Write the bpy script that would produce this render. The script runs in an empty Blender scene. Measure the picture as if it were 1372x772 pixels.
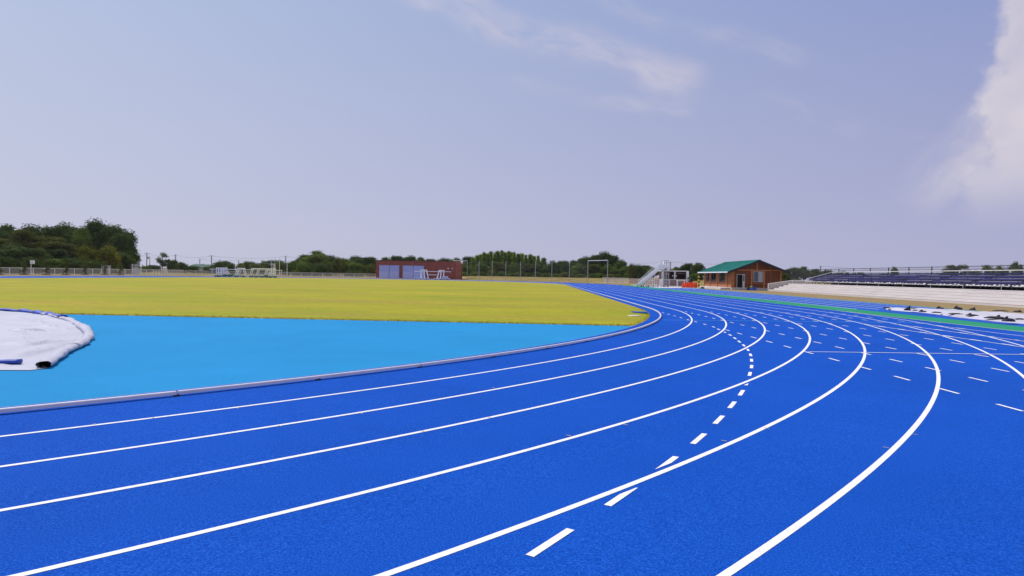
import bpy, bmesh, math, random
from mathutils import Vector, Matrix, noise as mnoise
R_ = math.radians
random.seed(7)
scene = bpy.context.scene
COL = scene.collection

# ------------------------------------------------------------------ camera model / track frame
F_PX, PITCH, ROLL, CAM_H = 864.16, -.02043, .01791, 1.5697
CX, CY, R0, TH = -30.678, 35.521, 37.9, -.036
SL, TM, LS, LW = .008, 54.0, 84.39, 1.22
DX, DY = -math.sin(TH), math.cos(TH)          # along the home straight
NX, NY = math.cos(TH), math.sin(TH)           # outward from the infield
RC = math.hypot(CX, CY)
ZO = SL*(TM-RC)                               # level of the ground outside the track
ZK = SL*(R0-RC)                               # level at the kerb and the infield

def P(s, t):
    return CX+s*DX+t*NX, CY+s*DY+t*NY
def ST(x, y):
    a, b = x-CX, y-CY
    return a*DX+b*DY, a*NX+b*NY
def RAD(x, y):
    s, t = ST(x, y)
    if s < 0: return math.hypot(s, t)
    if s > LS: return math.hypot(s-LS, t)
    return abs(t)
def zg(x, y):
    return SL*(min(max(RAD(x, y), R0), TM)-RC)
def PZ(s, t, dz=0.0):
    x, y = P(s, t)
    return x, y, zg(x, y)+dz
def ray(px, py):
    u = (px-686)/F_PX; v = (386-py)/F_PX
    c, s = math.cos(ROLL), math.sin(ROLL)
    u, v = c*u-s*v, s*u+c*v
    return Vector((u, math.cos(PITCH)-v*math.sin(PITCH), math.sin(PITCH)+v*math.cos(PITCH)))
def at(px, py, Y):
    d = ray(px, py); k = Y/d.y
    return Vector((d.x*k, Y, CAM_H+d.z*k))
def gnd(px, py):
    d = ray(px, py); z = 0
    for _ in range(30):
        k = (z-CAM_H)/d.z
        z = .5*z+.5*zg(d.x*k, d.y*k)
    return Vector((d.x*k, d.y*k, z))
def on_t(px, t):
    """point on the ground line at track offset t seen in the direction of column px"""
    d = ray(px, 375)
    k = (t+CX*NX+CY*NY)/(d.x*NX+d.y*NY)
    return Vector((d.x*k, d.y*k, zg(d.x*k, d.y*k)))
def on_R(px, R):
    d = ray(px, 375); k = 250.0
    while k > 60 and RAD(d.x*k, d.y*k) > R: k -= .1
    return Vector((d.x*k, d.y*k, zg(d.x*k, d.y*k)))

# ------------------------------------------------------------------ materials
def new_mat(name):
    m = bpy.data.materials.new(name); m.use_nodes = True
    nt = m.node_tree
    return m, nt, nt.nodes, nt.links, nt.nodes['Principled BSDF']
def rgba(c): return (c[0], c[1], c[2], 1)
def mat(name, c, rough=.7, metal=0, var=.12, vs=3.0, bump=0.0, bs=40.0, spec=.4, c2=None, detail=4):
    m, nt, N, L, b = new_mat(name)
    b.inputs['Roughness'].default_value = rough
    b.inputs['Metallic'].default_value = metal
    b.inputs['Specular IOR Level'].default_value = spec
    tc = N.new('ShaderNodeTexCoord')
    nz = N.new('ShaderNodeTexNoise'); nz.inputs['Scale'].default_value = vs; nz.inputs['Detail'].default_value = detail
    L.new(tc.outputs['Object'], nz.inputs['Vector'])
    rp = N.new('ShaderNodeValToRGB')
    rp.color_ramp.elements[0].position = .3; rp.color_ramp.elements[1].position = .7
    rp.color_ramp.elements[0].color = rgba([x*(1-var) for x in c])
    rp.color_ramp.elements[1].color = rgba(c2 if c2 else [min(1, x*(1+var)) for x in c])
    L.new(nz.outputs['Fac'], rp.inputs['Fac']); L.new(rp.outputs['Color'], b.inputs['Base Color'])
    if bump:
        n2 = N.new('ShaderNodeTexNoise'); n2.inputs['Scale'].default_value = bs; n2.inputs['Detail'].default_value = 3
        L.new(tc.outputs['Object'], n2.inputs['Vector'])
        bp = N.new('ShaderNodeBump'); bp.inputs['Strength'].default_value = bump; bp.inputs['Distance'].default_value = .02
        L.new(n2.outputs['Fac'], bp.inputs['Height']); L.new(bp.outputs['Normal'], b.inputs['Normal'])
    return m

def granule_mat(name, c, dark, light, gscale=130.0, big=.08, rough=.75, spec=.022):
    """sprayed rubber-crumb running surface: fine granules, faint lengthwise wear"""
    m, nt, N, L, b = new_mat(name)
    b.inputs['Roughness'].default_value = rough; b.inputs['Specular IOR Level'].default_value = spec
    tc = N.new('ShaderNodeTexCoord')
    vo = N.new('ShaderNodeTexVoronoi'); vo.inputs['Scale'].default_value = gscale
    L.new(tc.outputs['Object'], vo.inputs['Vector'])
    n1 = N.new('ShaderNodeTexNoise'); n1.inputs['Scale'].default_value = gscale*.62; n1.inputs['Detail'].default_value = 3
    L.new(tc.outputs['Object'], n1.inputs['Vector'])
    rp = N.new('ShaderNodeValToRGB'); cr = rp.color_ramp
    cr.elements[0].position = .30; cr.elements[1].position = .72
    cr.elements[0].color = rgba(dark); cr.elements[1].color = rgba(light)
    e = cr.elements.new(.5); e.color = rgba(c)
    L.new(n1.outputs['Fac'], rp.inputs['Fac'])
    n2 = N.new('ShaderNodeTexNoise'); n2.inputs['Scale'].default_value = .35; n2.inputs['Detail'].default_value = 6; n2.inputs['Roughness'].default_value = .6
    L.new(tc.outputs['Object'], n2.inputs['Vector'])
    mr = N.new('ShaderNodeMapRange'); mr.inputs[1].default_value = .3; mr.inputs[2].default_value = .7
    mr.inputs[3].default_value = 1-big; mr.inputs[4].default_value = 1+big
    L.new(n2.outputs['Fac'], mr.inputs[0])
    mx = N.new('ShaderNodeVectorMath'); mx.operation = 'SCALE'
    L.new(rp.outputs['Color'], mx.inputs[0]); L.new(mr.outputs[0], mx.inputs['Scale'])
    # sparse pale scuffs
    n3 = N.new('ShaderNodeTexNoise'); n3.inputs['Scale'].default_value = 9; n3.inputs['Detail'].default_value = 8; n3.inputs['Roughness'].default_value = .75
    L.new(tc.outputs['Object'], n3.inputs['Vector'])
    m3 = N.new('ShaderNodeMapRange'); m3.inputs[1].default_value = .66; m3.inputs[2].default_value = .8; m3.inputs[3].default_value = 0; m3.inputs[4].default_value = .25
    L.new(n3.outputs['Fac'], m3.inputs[0])
    mm = N.new('ShaderNodeMix'); mm.data_type = 'RGBA'
    L.new(m3.outputs[0], mm.inputs['Factor']); L.new(mx.outputs[0], mm.inputs[6]); mm.inputs[7].default_value = (.16, .24, .55, 1)
    L.new(mm.outputs[2], b.inputs['Base Color'])
    bp = N.new('ShaderNodeBump'); bp.inputs['Strength'].default_value = .55; bp.inputs['Distance'].default_value = .006
    L.new(vo.outputs['Distance'], bp.inputs['Height']); L.new(bp.outputs['Normal'], b.inputs['Normal'])
    return m

def grass_mat(name):
    m, nt, N, L, b = new_mat(name)
    b.inputs['Roughness'].default_value = .85; b.inputs['Specular IOR Level'].default_value = .15
    tc = N.new('ShaderNodeTexCoord')
    def nz(scale, det, rot=None, sc=None, rough=.6):
        mp = N.new('ShaderNodeMapping')
        if sc: mp.inputs['Scale'].default_value = sc
        if rot is not None: mp.inputs['Rotation'].default_value = (0, 0, rot)
        L.new(tc.outputs['Object'], mp.inputs['Vector'])
        n = N.new('ShaderNodeTexNoise'); n.inputs['Scale'].default_value = scale; n.inputs['Detail'].default_value = det; n.inputs['Roughness'].default_value = rough
        L.new(mp.outputs['Vector'], n.inputs['Vector']); return n
    def ramp(n, a, bb, p0=.35, p1=.65):
        r = N.new('ShaderNodeValToRGB'); r.color_ramp.elements[0].position = p0; r.color_ramp.elements[1].position = p1
        r.color_ramp.elements[0].color = rgba(a); r.color_ramp.elements[1].color = rgba(bb)
        L.new(n.outputs['Fac'], r.inputs['Fac']); return r
    big = ramp(nz(.13, 7, sc=(.6, 1.0, 1), rough=.68), GR_A, GR_B, .36, .64)
    brown = nz(.16, 7, sc=(.35, 1.2, 1), rough=.7)
    mr = N.new('ShaderNodeMapRange'); mr.inputs[1].default_value = .47; mr.inputs[2].default_value = .64; mr.inputs[3].default_value = 0; mr.inputs[4].default_value = .7
    L.new(brown.outputs['Fac'], mr.inputs[0])
    mx = N.new('ShaderNodeMix'); mx.data_type = 'RGBA'
    L.new(mr.outputs[0], mx.inputs['Factor']); L.new(big.outputs['Color'], mx.inputs[6]); mx.inputs[7].default_value = rgba(GR_C)
    fine = nz(6.0, 6, sc=(.5, 1.3, 1), rough=.75)
    m2 = N.new('ShaderNodeMapRange'); m2.inputs[1].default_value = .25; m2.inputs[2].default_value = .75; m2.inputs[3].default_value = .66; m2.inputs[4].default_value = 1.32
    L.new(fine.outputs['Fac'], m2.inputs[0])
    sc = N.new('ShaderNodeVectorMath'); sc.operation = 'SCALE'
    L.new(mx.outputs[2], sc.inputs[0]); L.new(m2.outputs[0], sc.inputs['Scale'])
    L.new(sc.outputs[0], b.inputs['Base Color'])
    f2 = nz(45, 4)
    bp = N.new('ShaderNodeBump'); bp.inputs['Strength'].default_value = .8; bp.inputs['Distance'].default_value = .03
    L.new(f2.outputs['Fac'], bp.inputs['Height']); L.new(bp.outputs['Normal'], b.inputs['Normal'])
    return m
GR_A, GR_B, GR_C = (.240, .280, .008), (.385, .345, .013), (.355, .250, .042)

def leaf_mat(name, c0, c1, trans=.25):
    m, nt, N, L, b = new_mat(name)
    at_ = N.new('ShaderNodeAttribute'); at_.attribute_name = 'tint'
    oi = N.new('ShaderNodeObjectInfo')
    ad = N.new('ShaderNodeMath'); ad.operation = 'MULTIPLY_ADD'; ad.inputs[1].default_value = .7
    L.new(at_.outputs['Fac'], ad.inputs[0])
    m3 = N.new('ShaderNodeMath'); m3.operation = 'MULTIPLY'; m3.inputs[1].default_value = .3
    L.new(oi.outputs['Random'], m3.inputs[0]); L.new(m3.outputs[0], ad.inputs[2])
    rp = N.new('ShaderNodeValToRGB')
    rp.color_ramp.elements[0].color = rgba(c0); rp.color_ramp.elements[1].color = rgba(c1)
    rp.color_ramp.elements[0].position = .1; rp.color_ramp.elements[1].position = .95
    L.new(ad.outputs[0], rp.inputs['Fac'])
    L.new(rp.outputs['Color'], b.inputs['Base Color'])
    b.inputs['Roughness'].default_value = .7; b.inputs['Specular IOR Level'].default_value = .06
    tr = N.new('ShaderNodeBsdfTranslucent'); L.new(rp.outputs['Color'], tr.inputs['Color'])
    mx = N.new('ShaderNodeMixShader'); mx.inputs[0].default_value = trans
    L.new(b.outputs[0], mx.inputs[1]); L.new(tr.outputs[0], mx.inputs[2])
    out = [n for n in N if n.type == 'OUTPUT_MATERIAL'][0]
    L.new(mx.outputs[0], out.inputs['Surface'])
    return m

def brick_mat(name, c1, c2, mortar, scale=1.0):
    m, nt, N, L, b = new_mat(name)
    tc = N.new('ShaderNodeTexCoord'); mp = N.new('ShaderNodeMapping'); mp.inputs['Rotation'].default_value = (R_(90), 0, 0)
    L.new(tc.outputs['Object'], mp.inputs['Vector'])
    br = N.new('ShaderNodeTexBrick'); br.inputs['Scale'].default_value = scale
    br.inputs['Color1'].default_value = rgba(c1); br.inputs['Color2'].default_value = rgba(c2); br.inputs['Mortar'].default_value = rgba(mortar)
    br.inputs['Mortar Size'].default_value = .02; br.inputs['Brick Width'].default_value = .9; br.inputs['Row Height'].default_value = .3
    L.new(mp.outputs['Vector'], br.inputs['Vector']); L.new(br.outputs['Color'], b.inputs['Base Color'])
    b.inputs['Roughness'].default_value = .85
    return m

def plank_mat(name, c1, c2, pitch=.16):
    m, nt, N, L, b = new_mat(name)
    tc = N.new('ShaderNodeTexCoord'); sx = N.new('ShaderNodeSeparateXYZ'); L.new(tc.outputs['Object'], sx.inputs[0])
    dv = N.new('ShaderNodeMath'); dv.operation = 'DIVIDE'; dv.inputs[1].default_value = pitch; L.new(sx.outputs['Z'], dv.inputs[0])
    fr = N.new('ShaderNodeMath'); fr.operation = 'FRACT'; L.new(dv.outputs[0], fr.inputs[0])
    fl = N.new('ShaderNodeMath'); fl.operation = 'FLOOR'; L.new(dv.outputs[0], fl.inputs[0])
    wn = N.new('ShaderNodeTexWhiteNoise'); wn.noise_dimensions = '1D'; L.new(fl.outputs[0], wn.inputs['W'])
    nz = N.new('ShaderNodeTexNoise'); nz.inputs['Scale'].default_value = 2.5; nz.inputs['Detail'].default_value = 5
    mp = N.new('ShaderNodeMapping'); mp.inputs['Scale'].default_value = (1, 1, 9); L.new(tc.outputs['Object'], mp.inputs[0]); L.new(mp.outputs[0], nz.inputs['Vector'])
    ad = N.new('ShaderNodeMath'); ad.operation = 'ADD'; L.new(wn.outputs['Value'], ad.inputs[0]); L.new(nz.outputs['Fac'], ad.inputs[1])
    ml = N.new('ShaderNodeMath'); ml.operation = 'MULTIPLY'; ml.inputs[1].default_value = .55; L.new(ad.outputs[0], ml.inputs[0])
    rp = N.new('ShaderNodeValToRGB'); rp.color_ramp.elements[0].color = rgba(c1); rp.color_ramp.elements[1].color = rgba(c2)
    rp.color_ramp.elements[0].position = .15; rp.color_ramp.elements[1].position = .85
    L.new(ml.outputs[0], rp.inputs['Fac']); L.new(rp.outputs['Color'], b.inputs['Base Color'])
    bp = N.new('ShaderNodeBump'); bp.inputs['Strength'].default_value = .9; bp.inputs['Distance'].default_value = .03
    gt = N.new('ShaderNodeMath'); gt.operation = 'GREATER_THAN'; gt.inputs[1].default_value = .12; L.new(fr.outputs[0], gt.inputs[0])
    L.new(gt.outputs[0], bp.inputs['Height']); L.new(bp.outputs['Normal'], b.inputs['Normal'])
    b.inputs['Roughness'].default_value = .7
    return m

def mesh_mat(name, c, cover, cell=.08):
    """wire mesh: thin wires of a net, open between them"""
    m, nt, N, L, b = new_mat(name)
    b.inputs['Base Color'].default_value = rgba(c); b.inputs['Roughness'].default_value = .5
    tc = N.new('ShaderNodeTexCoord')
    ck = N.new('ShaderNodeTexNoise'); ck.inputs['Scale'].default_value = 25; L.new(tc.outputs['Object'], ck.inputs['Vector'])
    mr = N.new('ShaderNodeMapRange'); mr.inputs[1].default_value = .3; mr.inputs[2].default_value = .7; mr.inputs[3].default_value = cover*.7; mr.inputs[4].default_value = cover*1.3
    L.new(ck.outputs['Fac'], mr.inputs[0]); L.new(mr.outputs[0], b.inputs['Alpha'])
    return m

BLUE = granule_mat('blue_running_surface', (.006, .076, .445), (.003, .046, .32), (.020, .128, .585))
CYAN = granule_mat('light_blue_running_surface', (.022, .255, .545), (.015, .205, .455), (.036, .31, .63), gscale=110, big=.07)
GREEN = granule_mat('green_running_surface', (.028, .27, .14), (.02, .21, .11), (.05, .33, .19), gscale=90)
PALEBLUE = granule_mat('faded_blue_running_surface', (.018, .10, .46), (.012, .08, .38), (.035, .14, .54), gscale=90)
GRASS = grass_mat('lawn')
LINE = mat('white_line_paint', (.80, .80, .80), .65, var=.10, vs=22, bump=.3, bs=130, spec=.2, detail=8)
CLINE = mat('light_blue_line_paint', (.12, .55, .75), .6, var=.05)
ALU = mat('aluminium', (.62, .61, .66), .5, .1, var=.06, vs=4)
WHITE = mat('white_paint', (.86, .86, .87), .45, var=.05, vs=5)
OFFWHITE = mat('weathered_white_paint', (.70, .68, .68), .55, var=.1, vs=6)
GREY = mat('galvanised_steel', (.45, .45, .47), .45, .4, var=.12, vs=6)
DARK = mat('black_rubber', (.02, .02, .022), .7, var=.3)
BLACKM = mat('black_painted_steel', (.03, .03, .045), .5, var=.2)
CONC = mat('pale_concrete', (.60, .555, .535), .85, var=.06, vs=.5, bump=.15, bs=30, detail=6)
PAVE = mat('pale_paving', (.60, .58, .56), .85, var=.1, vs=.8)
TARP = mat('white_tarpaulin', (.455, .46, .55), .55, var=.06, vs=.8, bump=.25, bs=3, spec=.2)
TARP2 = mat('grey_white_tarpaulin', (.52, .51, .58), .6, var=.14, vs=1.5, bump=.6, bs=4, spec=.2)
BLUETARP = mat('blue_tarpaulin', (.020, .068, .42), .6, var=.25, vs=5, bump=.6, bs=8)
BAG = mat('black_sandbag_cloth', (.036, .031, .040), .75, var=.5, vs=12, bump=.8, bs=25)
SEAT = mat('indigo_bench', (.048, .044, .165), .5, var=.4, vs=1.0)
SEATD = mat('dark_navy_panel', (.028, .030, .085), .55, var=.35, vs=1.5)
ORANGE = mat('orange_plastic', (.82, .075, .015), .45, var=.12)
YELLOW = mat('yellow_paint', (.75, .45, .02), .5, var=.1)
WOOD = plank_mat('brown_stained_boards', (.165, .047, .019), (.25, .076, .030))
WOODL = mat('orange_stained_timber', (.56, .20, .055), .6, var=.15, vs=6)
ROOFG = mat('green_metal_roof', (.034, .31, .255), .42, var=.08, vs=1.0)
ROOFD = mat('dark_verge_board', (.022, .02, .028), .6, var=.3)
GLASS = mat('dark_window_glass', (.02, .024, .03), .08, var=.2, spec=.8)
BLIND = mat('pale_window_blind', (.48, .52, .56), .5, var=.08)
BRICK = brick_mat('dark_red_brick', (.35, .088, .060), (.27, .068, .048), (.22, .10, .08))
DOORB = mat('light_blue_painted_steel', (.42, .48, .88), .45, var=.06, vs=.8)
DOORB2 = mat('pale_blue_painted_steel', (.52, .57, .92), .45, var=.05, vs=.8)
BARK = mat('bark', (.09, .07, .055), .9, var=.3, vs=5)
BRICKIN = mat('brown_cladding', (.085, .035, .035), .8, var=.25, vs=2)
MESHW = mesh_mat('white_wire_mesh', (.66, .66, .68), .36)
MESHB = mesh_mat('beige_mesh_panel', (.62, .52, .42), .75)
MESHD = mesh_mat('dark_wire_mesh', (.10, .09, .14), .16)
NETM = mesh_mat('grey_netting', (.12, .13, .12), .10)
MESHP = mesh_mat('brown_mesh_panel', (.26, .17, .18), .8)
GNET = mat('green_netting', (.02, .17, .10), .7, var=.3)
SOIL = mat('brown_soil', (.16, .10, .06), .95, var=.3, vs=3, bump=.6, bs=10)
DIRT = mat('bare_brown_earth', (.30, .185, .085), .95, var=.2, vs=.9, bump=.5, bs=12, c2=(.27, .215, .08), detail=8)
LEAF_D = leaf_mat('dark_leaves', (.021, .048, .010), (.115, .170, .030))
LEAF_M = leaf_mat('green_leaves', (.036, .080, .012), (.18, .255, .036))
LEAF_Y = leaf_mat('yellow_green_leaves', (.075, .095, .010), (.42, .40, .040))
LEAF_B = leaf_mat('light_bush_leaves', (.05, .075, .012), (.19, .215, .034))
LEAF_O = leaf_mat('olive_leaves', (.032, .046, .010), (.165, .178, .032))
LEAF_P = leaf_mat('pine_needles', (.075, .14, .016), (.27, .37, .044), .45)

def ground_mat():
    m, nt, N, L, b = new_mat('rough_field')
    b.inputs['Roughness'].default_value = .95; b.inputs['Specular IOR Level'].default_value = .1
    tc = N.new('ShaderNodeTexCoord')
    n1 = N.new('ShaderNodeTexNoise'); n1.inputs['Scale'].default_value = .16; n1.inputs['Detail'].default_value = 9; n1.inputs['Roughness'].default_value = .65
    L.new(tc.outputs['Object'], n1.inputs['Vector'])
    rp = N.new('ShaderNodeValToRGB'); cr = rp.color_ramp
    cr.elements[0].position = .34; cr.elements[0].color = (.115, .125, .024, 1)
    cr.elements[1].position = .68; cr.elements[1].color = (.34, .22, .115, 1)
    e = cr.elements.new(.5); e.color = (.24, .19, .06, 1)
    L.new(n1.outputs['Fac'], rp.inputs['Fac'])
    n2 = N.new('ShaderNodeTexNoise'); n2.inputs['Scale'].default_value = 3; n2.inputs['Detail'].default_value = 6
    L.new(tc.outputs['Object'], n2.inputs['Vector'])
    mr = N.new('ShaderNodeMapRange'); mr.inputs[1].default_value = .3; mr.inputs[2].default_value = .7; mr.inputs[3].default_value = .7; mr.inputs[4].default_value = 1.3
    L.new(n2.outputs['Fac'], mr.inputs[0])
    sc = N.new('ShaderNodeVectorMath'); sc.operation = 'SCALE'; L.new(rp.outputs[0], sc.inputs[0]); L.new(mr.outputs[0], sc.inputs['Scale'])
    L.new(sc.outputs[0], b.inputs['Base Color'])
    bp = N.new('ShaderNodeBump'); bp.inputs['Strength'].default_value = .7; bp.inputs['Distance'].default_value = .08
    L.new(n2.outputs['Fac'], bp.inputs['Height']); L.new(bp.outputs['Normal'], b.inputs['Normal'])
    return m
FIELD = ground_mat()

# ------------------------------------------------------------------ mesh builder
class MB:
    def __init__(self): self.v = []; self.f = []; self.mi = []; self.cur = 0
    def add(self, vs, fs):
        o = len(self.v); self.v += [tuple(p) for p in vs]
        for f in fs: self.f.append(tuple(i+o for i in f)); self.mi.append(self.cur)
    def box(self, c, size, rz=0, M=None):
        x, y, z = size[0]/2, size[1]/2, size[2]/2
        T = M if M else Matrix.Rotation(rz, 4, 'Z')
        pts = [Vector(c)+(T.to_3x3() @ Vector((a*x, b*y, d*z))) for a, b, d in
               ((-1,-1,-1),(1,-1,-1),(1,1,-1),(-1,1,-1),(-1,-1,1),(1,-1,1),(1,1,1),(-1,1,1))]
        self.add(pts, [(0,3,2,1),(4,5,6,7),(0,1,5,4),(1,2,6,5),(2,3,7,6),(3,0,4,7)])
    def tube(self, pts, r, n=8, cap=True):
        pts = [Vector(p) for p in pts]; rs = r if isinstance(r, (list, tuple)) else [r]*len(pts)
        o = []; prev = None
        for i, p in enumerate(pts):
            d = (pts[min(i+1, len(pts)-1)]-pts[max(i-1, 0)]).normalized()
            a = Vector((0, 0, 1)) if abs(d.z) < .95 else Vector((1, 0, 0))
            e1 = d.cross(a).normalized(); e2 = d.cross(e1).normalized()
            if prev is not None and e1.dot(prev) < 0: e1, e2 = -e1, -e2
            prev = e1
            o.append([p+(e1*math.cos(2*math.pi*k/n)+e2*math.sin(2*math.pi*k/n))*rs[i] for k in range(n)])
        vs = [q for ring in o for q in ring]; fs = []
        for i in range(len(pts)-1):
            for k in range(n):
                fs.append((i*n+k, i*n+(k+1) % n, (i+1)*n+(k+1) % n, (i+1)*n+k))
        if cap:
            fs.append(tuple(range(n))[::-1]); fs.append(tuple(range((len(pts)-1)*n, len(pts)*n)))
        self.add(vs, fs)
    def prism(self, poly, a, b):
        """poly: list of 3D points (planar) extruded from a to b by vector b-a"""
        n = len(poly); d = Vector(b)-Vector(a)
        vs = [Vector(p) for p in poly]+[Vector(p)+d for p in poly]
        self.add(vs, [tuple(range(n))[::-1], tuple(range(n, 2*n))]+[(i, (i+1) % n, n+(i+1) % n, n+i) for i in range(n)])
    def grid(self, rows, close=False):
        nr, nc = len(rows), len(rows[0]); fs = []
        for i in range(nr-1):
            for j in range(nc-1 if not close else nc):
                k = (j+1) % nc
                fs.append((i*nc+j, i*nc+k, (i+1)*nc+k, (i+1)*nc+j))
        self.add([p for r in rows for p in r], fs)
    def build(self, name, m, parent=None, smooth=False, attr=None):
        me = bpy.data.meshes.new(name)
        # local origin at the base centre of the geometry, so object textures stay local
        me.from_pydata([tuple(p) for p in self.v], [], self.f); me.update()
        ms = m if isinstance(m, (list, tuple)) else [m]
        for q in ms: me.materials.append(q)
        if len(ms) > 1: me.polygons.foreach_set('material_index', self.mi)
        if smooth: me.polygons.foreach_set('use_smooth', [True]*len(me.polygons))
        if attr is not None:
            a = me.attributes.new('tint', 'FLOAT', 'FACE'); a.data.foreach_set('value', attr)
        o = bpy.data.objects.new(name, me); COL.objects.link(o)
        if parent: o.parent = parent
        return o

def fixn(o):
    bm = bmesh.new(); bm.from_mesh(o.data); bmesh.ops.recalc_face_normals(bm, faces=bm.faces); bm.to_mesh(o.data); bm.free()
    return o
def bevel(o, w, seg=1):
    md = o.modifiers.new('bevel', 'BEVEL'); md.width = w; md.segments = seg; md.limit_method = 'ANGLE'
    return o
def tag(o, label, cat, group=None):
    o['label'] = label; o['category'] = cat
    if group: o['group'] = group
    return o
def thing(name, label, cat, loc=(0, 0, 0), rz=0, group=None):
    o = bpy.data.objects.new(name, None); COL.objects.link(o); o.empty_display_size = .2
    o.location = loc; o.rotation_euler = (0, 0, rz)
    return tag(o, label, cat, group)
def struct(o, kind='structure'):
    o['kind'] = kind; return o
def dup(root, loc, rz=0, scale=(1, 1, 1), label=None, group=None):
    r = root.copy(); COL.objects.link(r); r.location = loc; r.rotation_euler = (0, 0, rz); r.scale = scale
    if label: r['label'] = label
    if group: r['group'] = group
    for ch in KIDS[root.name]:
        c = ch.copy(); COL.objects.link(c); c.parent = r
        for g in KIDS.get(ch.name, []):
            d = g.copy(); COL.objects.link(d); d.parent = c
    return r
KIDS = {}
def kids(root):
    KIDS[root.name] = [o for o in bpy.data.objects if o.parent == root]
    for c in KIDS[root.name]: KIDS[c.name] = [o for o in bpy.data.objects if o.parent == c]

ORD = ['first', 'second', 'third', 'fourth', 'fifth', 'sixth', 'seventh', 'eighth', 'ninth', 'tenth', 'eleventh', 'twelfth',
       'thirteenth', 'fourteenth', 'fifteenth', 'sixteenth', 'seventeenth', 'eighteenth', 'nineteenth', 'twentieth']

# ================================================================== SETTING: ground, track, markings
ROUT = R0+8*LW+.45
def stadium(R, n_arc=360, n_str=60):
    """closed loop of (x, y) at offset R, counter-clockwise"""
    out = []
    for i in range(n_arc):                      # near bend: from t=-R round to t=+R through s<0
        a = math.pi+math.pi*i/n_arc
        out.append((R*math.sin(a), R*math.cos(a)))
    for i in range(n_str): out.append((LS*i/n_str, R))
    for i in range(n_arc):
        a = math.pi*i/n_arc
        out.append((LS+R*math.sin(a), R*math.cos(a)))
    for i in range(n_str): out.append((LS*(1-i/n_str), -R))
    return [P(s, t) for s, t in out]
def ringsheet(name, m, radii, dz=0.0, zf=None):
    mb = MB(); rows = []
    for R in radii:
        rows.append([(x, y, (zf(x, y) if zf else zg(x, y))+dz) for x, y in stadium(R)])
    mb.grid(rows, close=True)
    return mb.build(name, m)
def bank(x, y):
    """low grassy bank beyond the far bend"""
    s, t = ST(x, y); R = RAD(x, y); z = zg(x, y)
    if s > LS:
        a = math.degrees(math.atan2(t, s-LS))   # 0 straight ahead, 90 towards the stands
        w = max(0, min(1, (a+8)/18))*max(0, min(1, (100-a)/12))
        q = max(0, min(1, (R-57)/24)); q = q*q*(3-2*q)
        z += w*q*.95
    return z
g = ringsheet('ground', FIELD, [ROUT, 50, 52, 54, 56, 58, 61, 64, 67, 70, 74, 78, 83, 90, 110, 150, 300, 800, 2000], zf=bank); struct(g)
tr = ringsheet('running_track', BLUE, [R0-.45]+[R0+LW*k for k in range(9)]+[ROUT]); struct(tr)

def strip(name, m, s0, s1, tf0, tf1, dz, ns=80, nt=6, kind='structure'):
    mb = MB(); rows = []
    for i in range(ns+1):
        s = s0+(s1-s0)*i/ns; a = tf0(s) if callable(tf0) else tf0; b = tf1(s) if callable(tf1) else tf1
        rows.append([PZ(s, a+(b-a)*j/nt, dz) for j in range(nt+1)])
    mb.grid(rows); o = mb.build(name, m); o['kind'] = kind; return o
T8 = R0+8*LW
strip('running_track_extension', BLUE, -70, -3.9, lambda s: math.sqrt(max(0, (ROUT-.02)**2-s*s)), T8, .006, 200, 8)
strip('green_border', GREEN, -70, 84, T8, T8+1.75, .010, 160, 3)
strip('long_jump_runway', PALEBLUE, -30, 70, T8+1.75, T8+7.9, .011, 160, 8)
strip('green_edging', GREEN, -30, 62, T8+7.9, T8+8.25, .011, 100, 2)
strip('earth_strip', DIRT, -30, 60, T8+8.25, 62.6, .009, 100, 4)
strip('paved_apron', PAVE, 62, 92, T8+2.6, 60, .016, 40, 4)

# infield: light blue apron near the camera, lawn beyond
SA = -12.7; RI = R0-.45
mb = MB(); rows = []
for i in range(61):
    s = -RI+(SA+RI)*i/60.0; w = math.sqrt(max(0, RI*RI-s*s))
    rows.append([(*P(s, -w+2*w*j/60), ZK+.002) for j in range(61)])
mb.grid(rows); struct(mb.build('light_blue_apron', CYAN))
mb = MB(); rows = []
for i in range(141):
    q = i/140.0
    s = SA+(LS+RI-SA)*q
    w = RI if 0 <= s <= LS else math.sqrt(max(0, RI*RI-(s if s < 0 else s-LS)**2))
    row = []
    for j in range(121):
        t = -w+2*w*j/120.0
        edge = min(1, (s-SA)/.5, (w-abs(t))/.25+.0)
        x, y = P(s+(.12*mnoise.noise((t*.9, 0, 0)) if i == 0 else 0), t)
        row.append((x, y, ZK+.004+.03*max(0, edge)+.012*mnoise.noise((x*.35, y*.35, 0))*max(0, edge)))
    rows.append(row)
mb.grid(rows); struct(mb.build('infield_lawn', GRASS, smooth=True))
# short grass tufts along the near edge of the lawn and along the bend (uncountable)
mb = MB(); tints = []
rg = random.Random(3)
def tuft(x, y, h):
    for _ in range(3):
        a = rg.random()*6.28; w = .012+.01*rg.random(); lx, ly = (rg.random()-.5)*h*.9, (rg.random()-.5)*h*.9
        hx, hy = math.cos(a)*w, math.sin(a)*w; ox, oy = (rg.random()-.5)*.06, (rg.random()-.5)*.06
        mb.add([(x+ox-hx, y+oy-hy, ZK), (x+ox+hx, y+oy+hy, ZK), (x+ox+lx, y+oy+ly, ZK+h)], [(0, 1, 2)]); tints.append(rg.random())
for i in range(5200):
    t = -24+59.8*rg.random(); s = SA-.06+.5*rg.random()**2
    if math.hypot(s, t) > RI-.05: continue
    x, y = P(s, t); tuft(x, y, .02+.035*rg.random())
for i in range(700):
    a = R_(-14+rg.random()*34); r = RI-.02-.3*rg.random()**2
    s, t = -r*math.sin(a), r*math.cos(a)
    if s < SA or s > 0: continue
    x, y = P(s, t); tuft(x, y, .015+.02*rg.random())
LEAF_T = leaf_mat('dry_grass_blades', (.30, .28, .03), (.52, .42, .10), .45)
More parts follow.
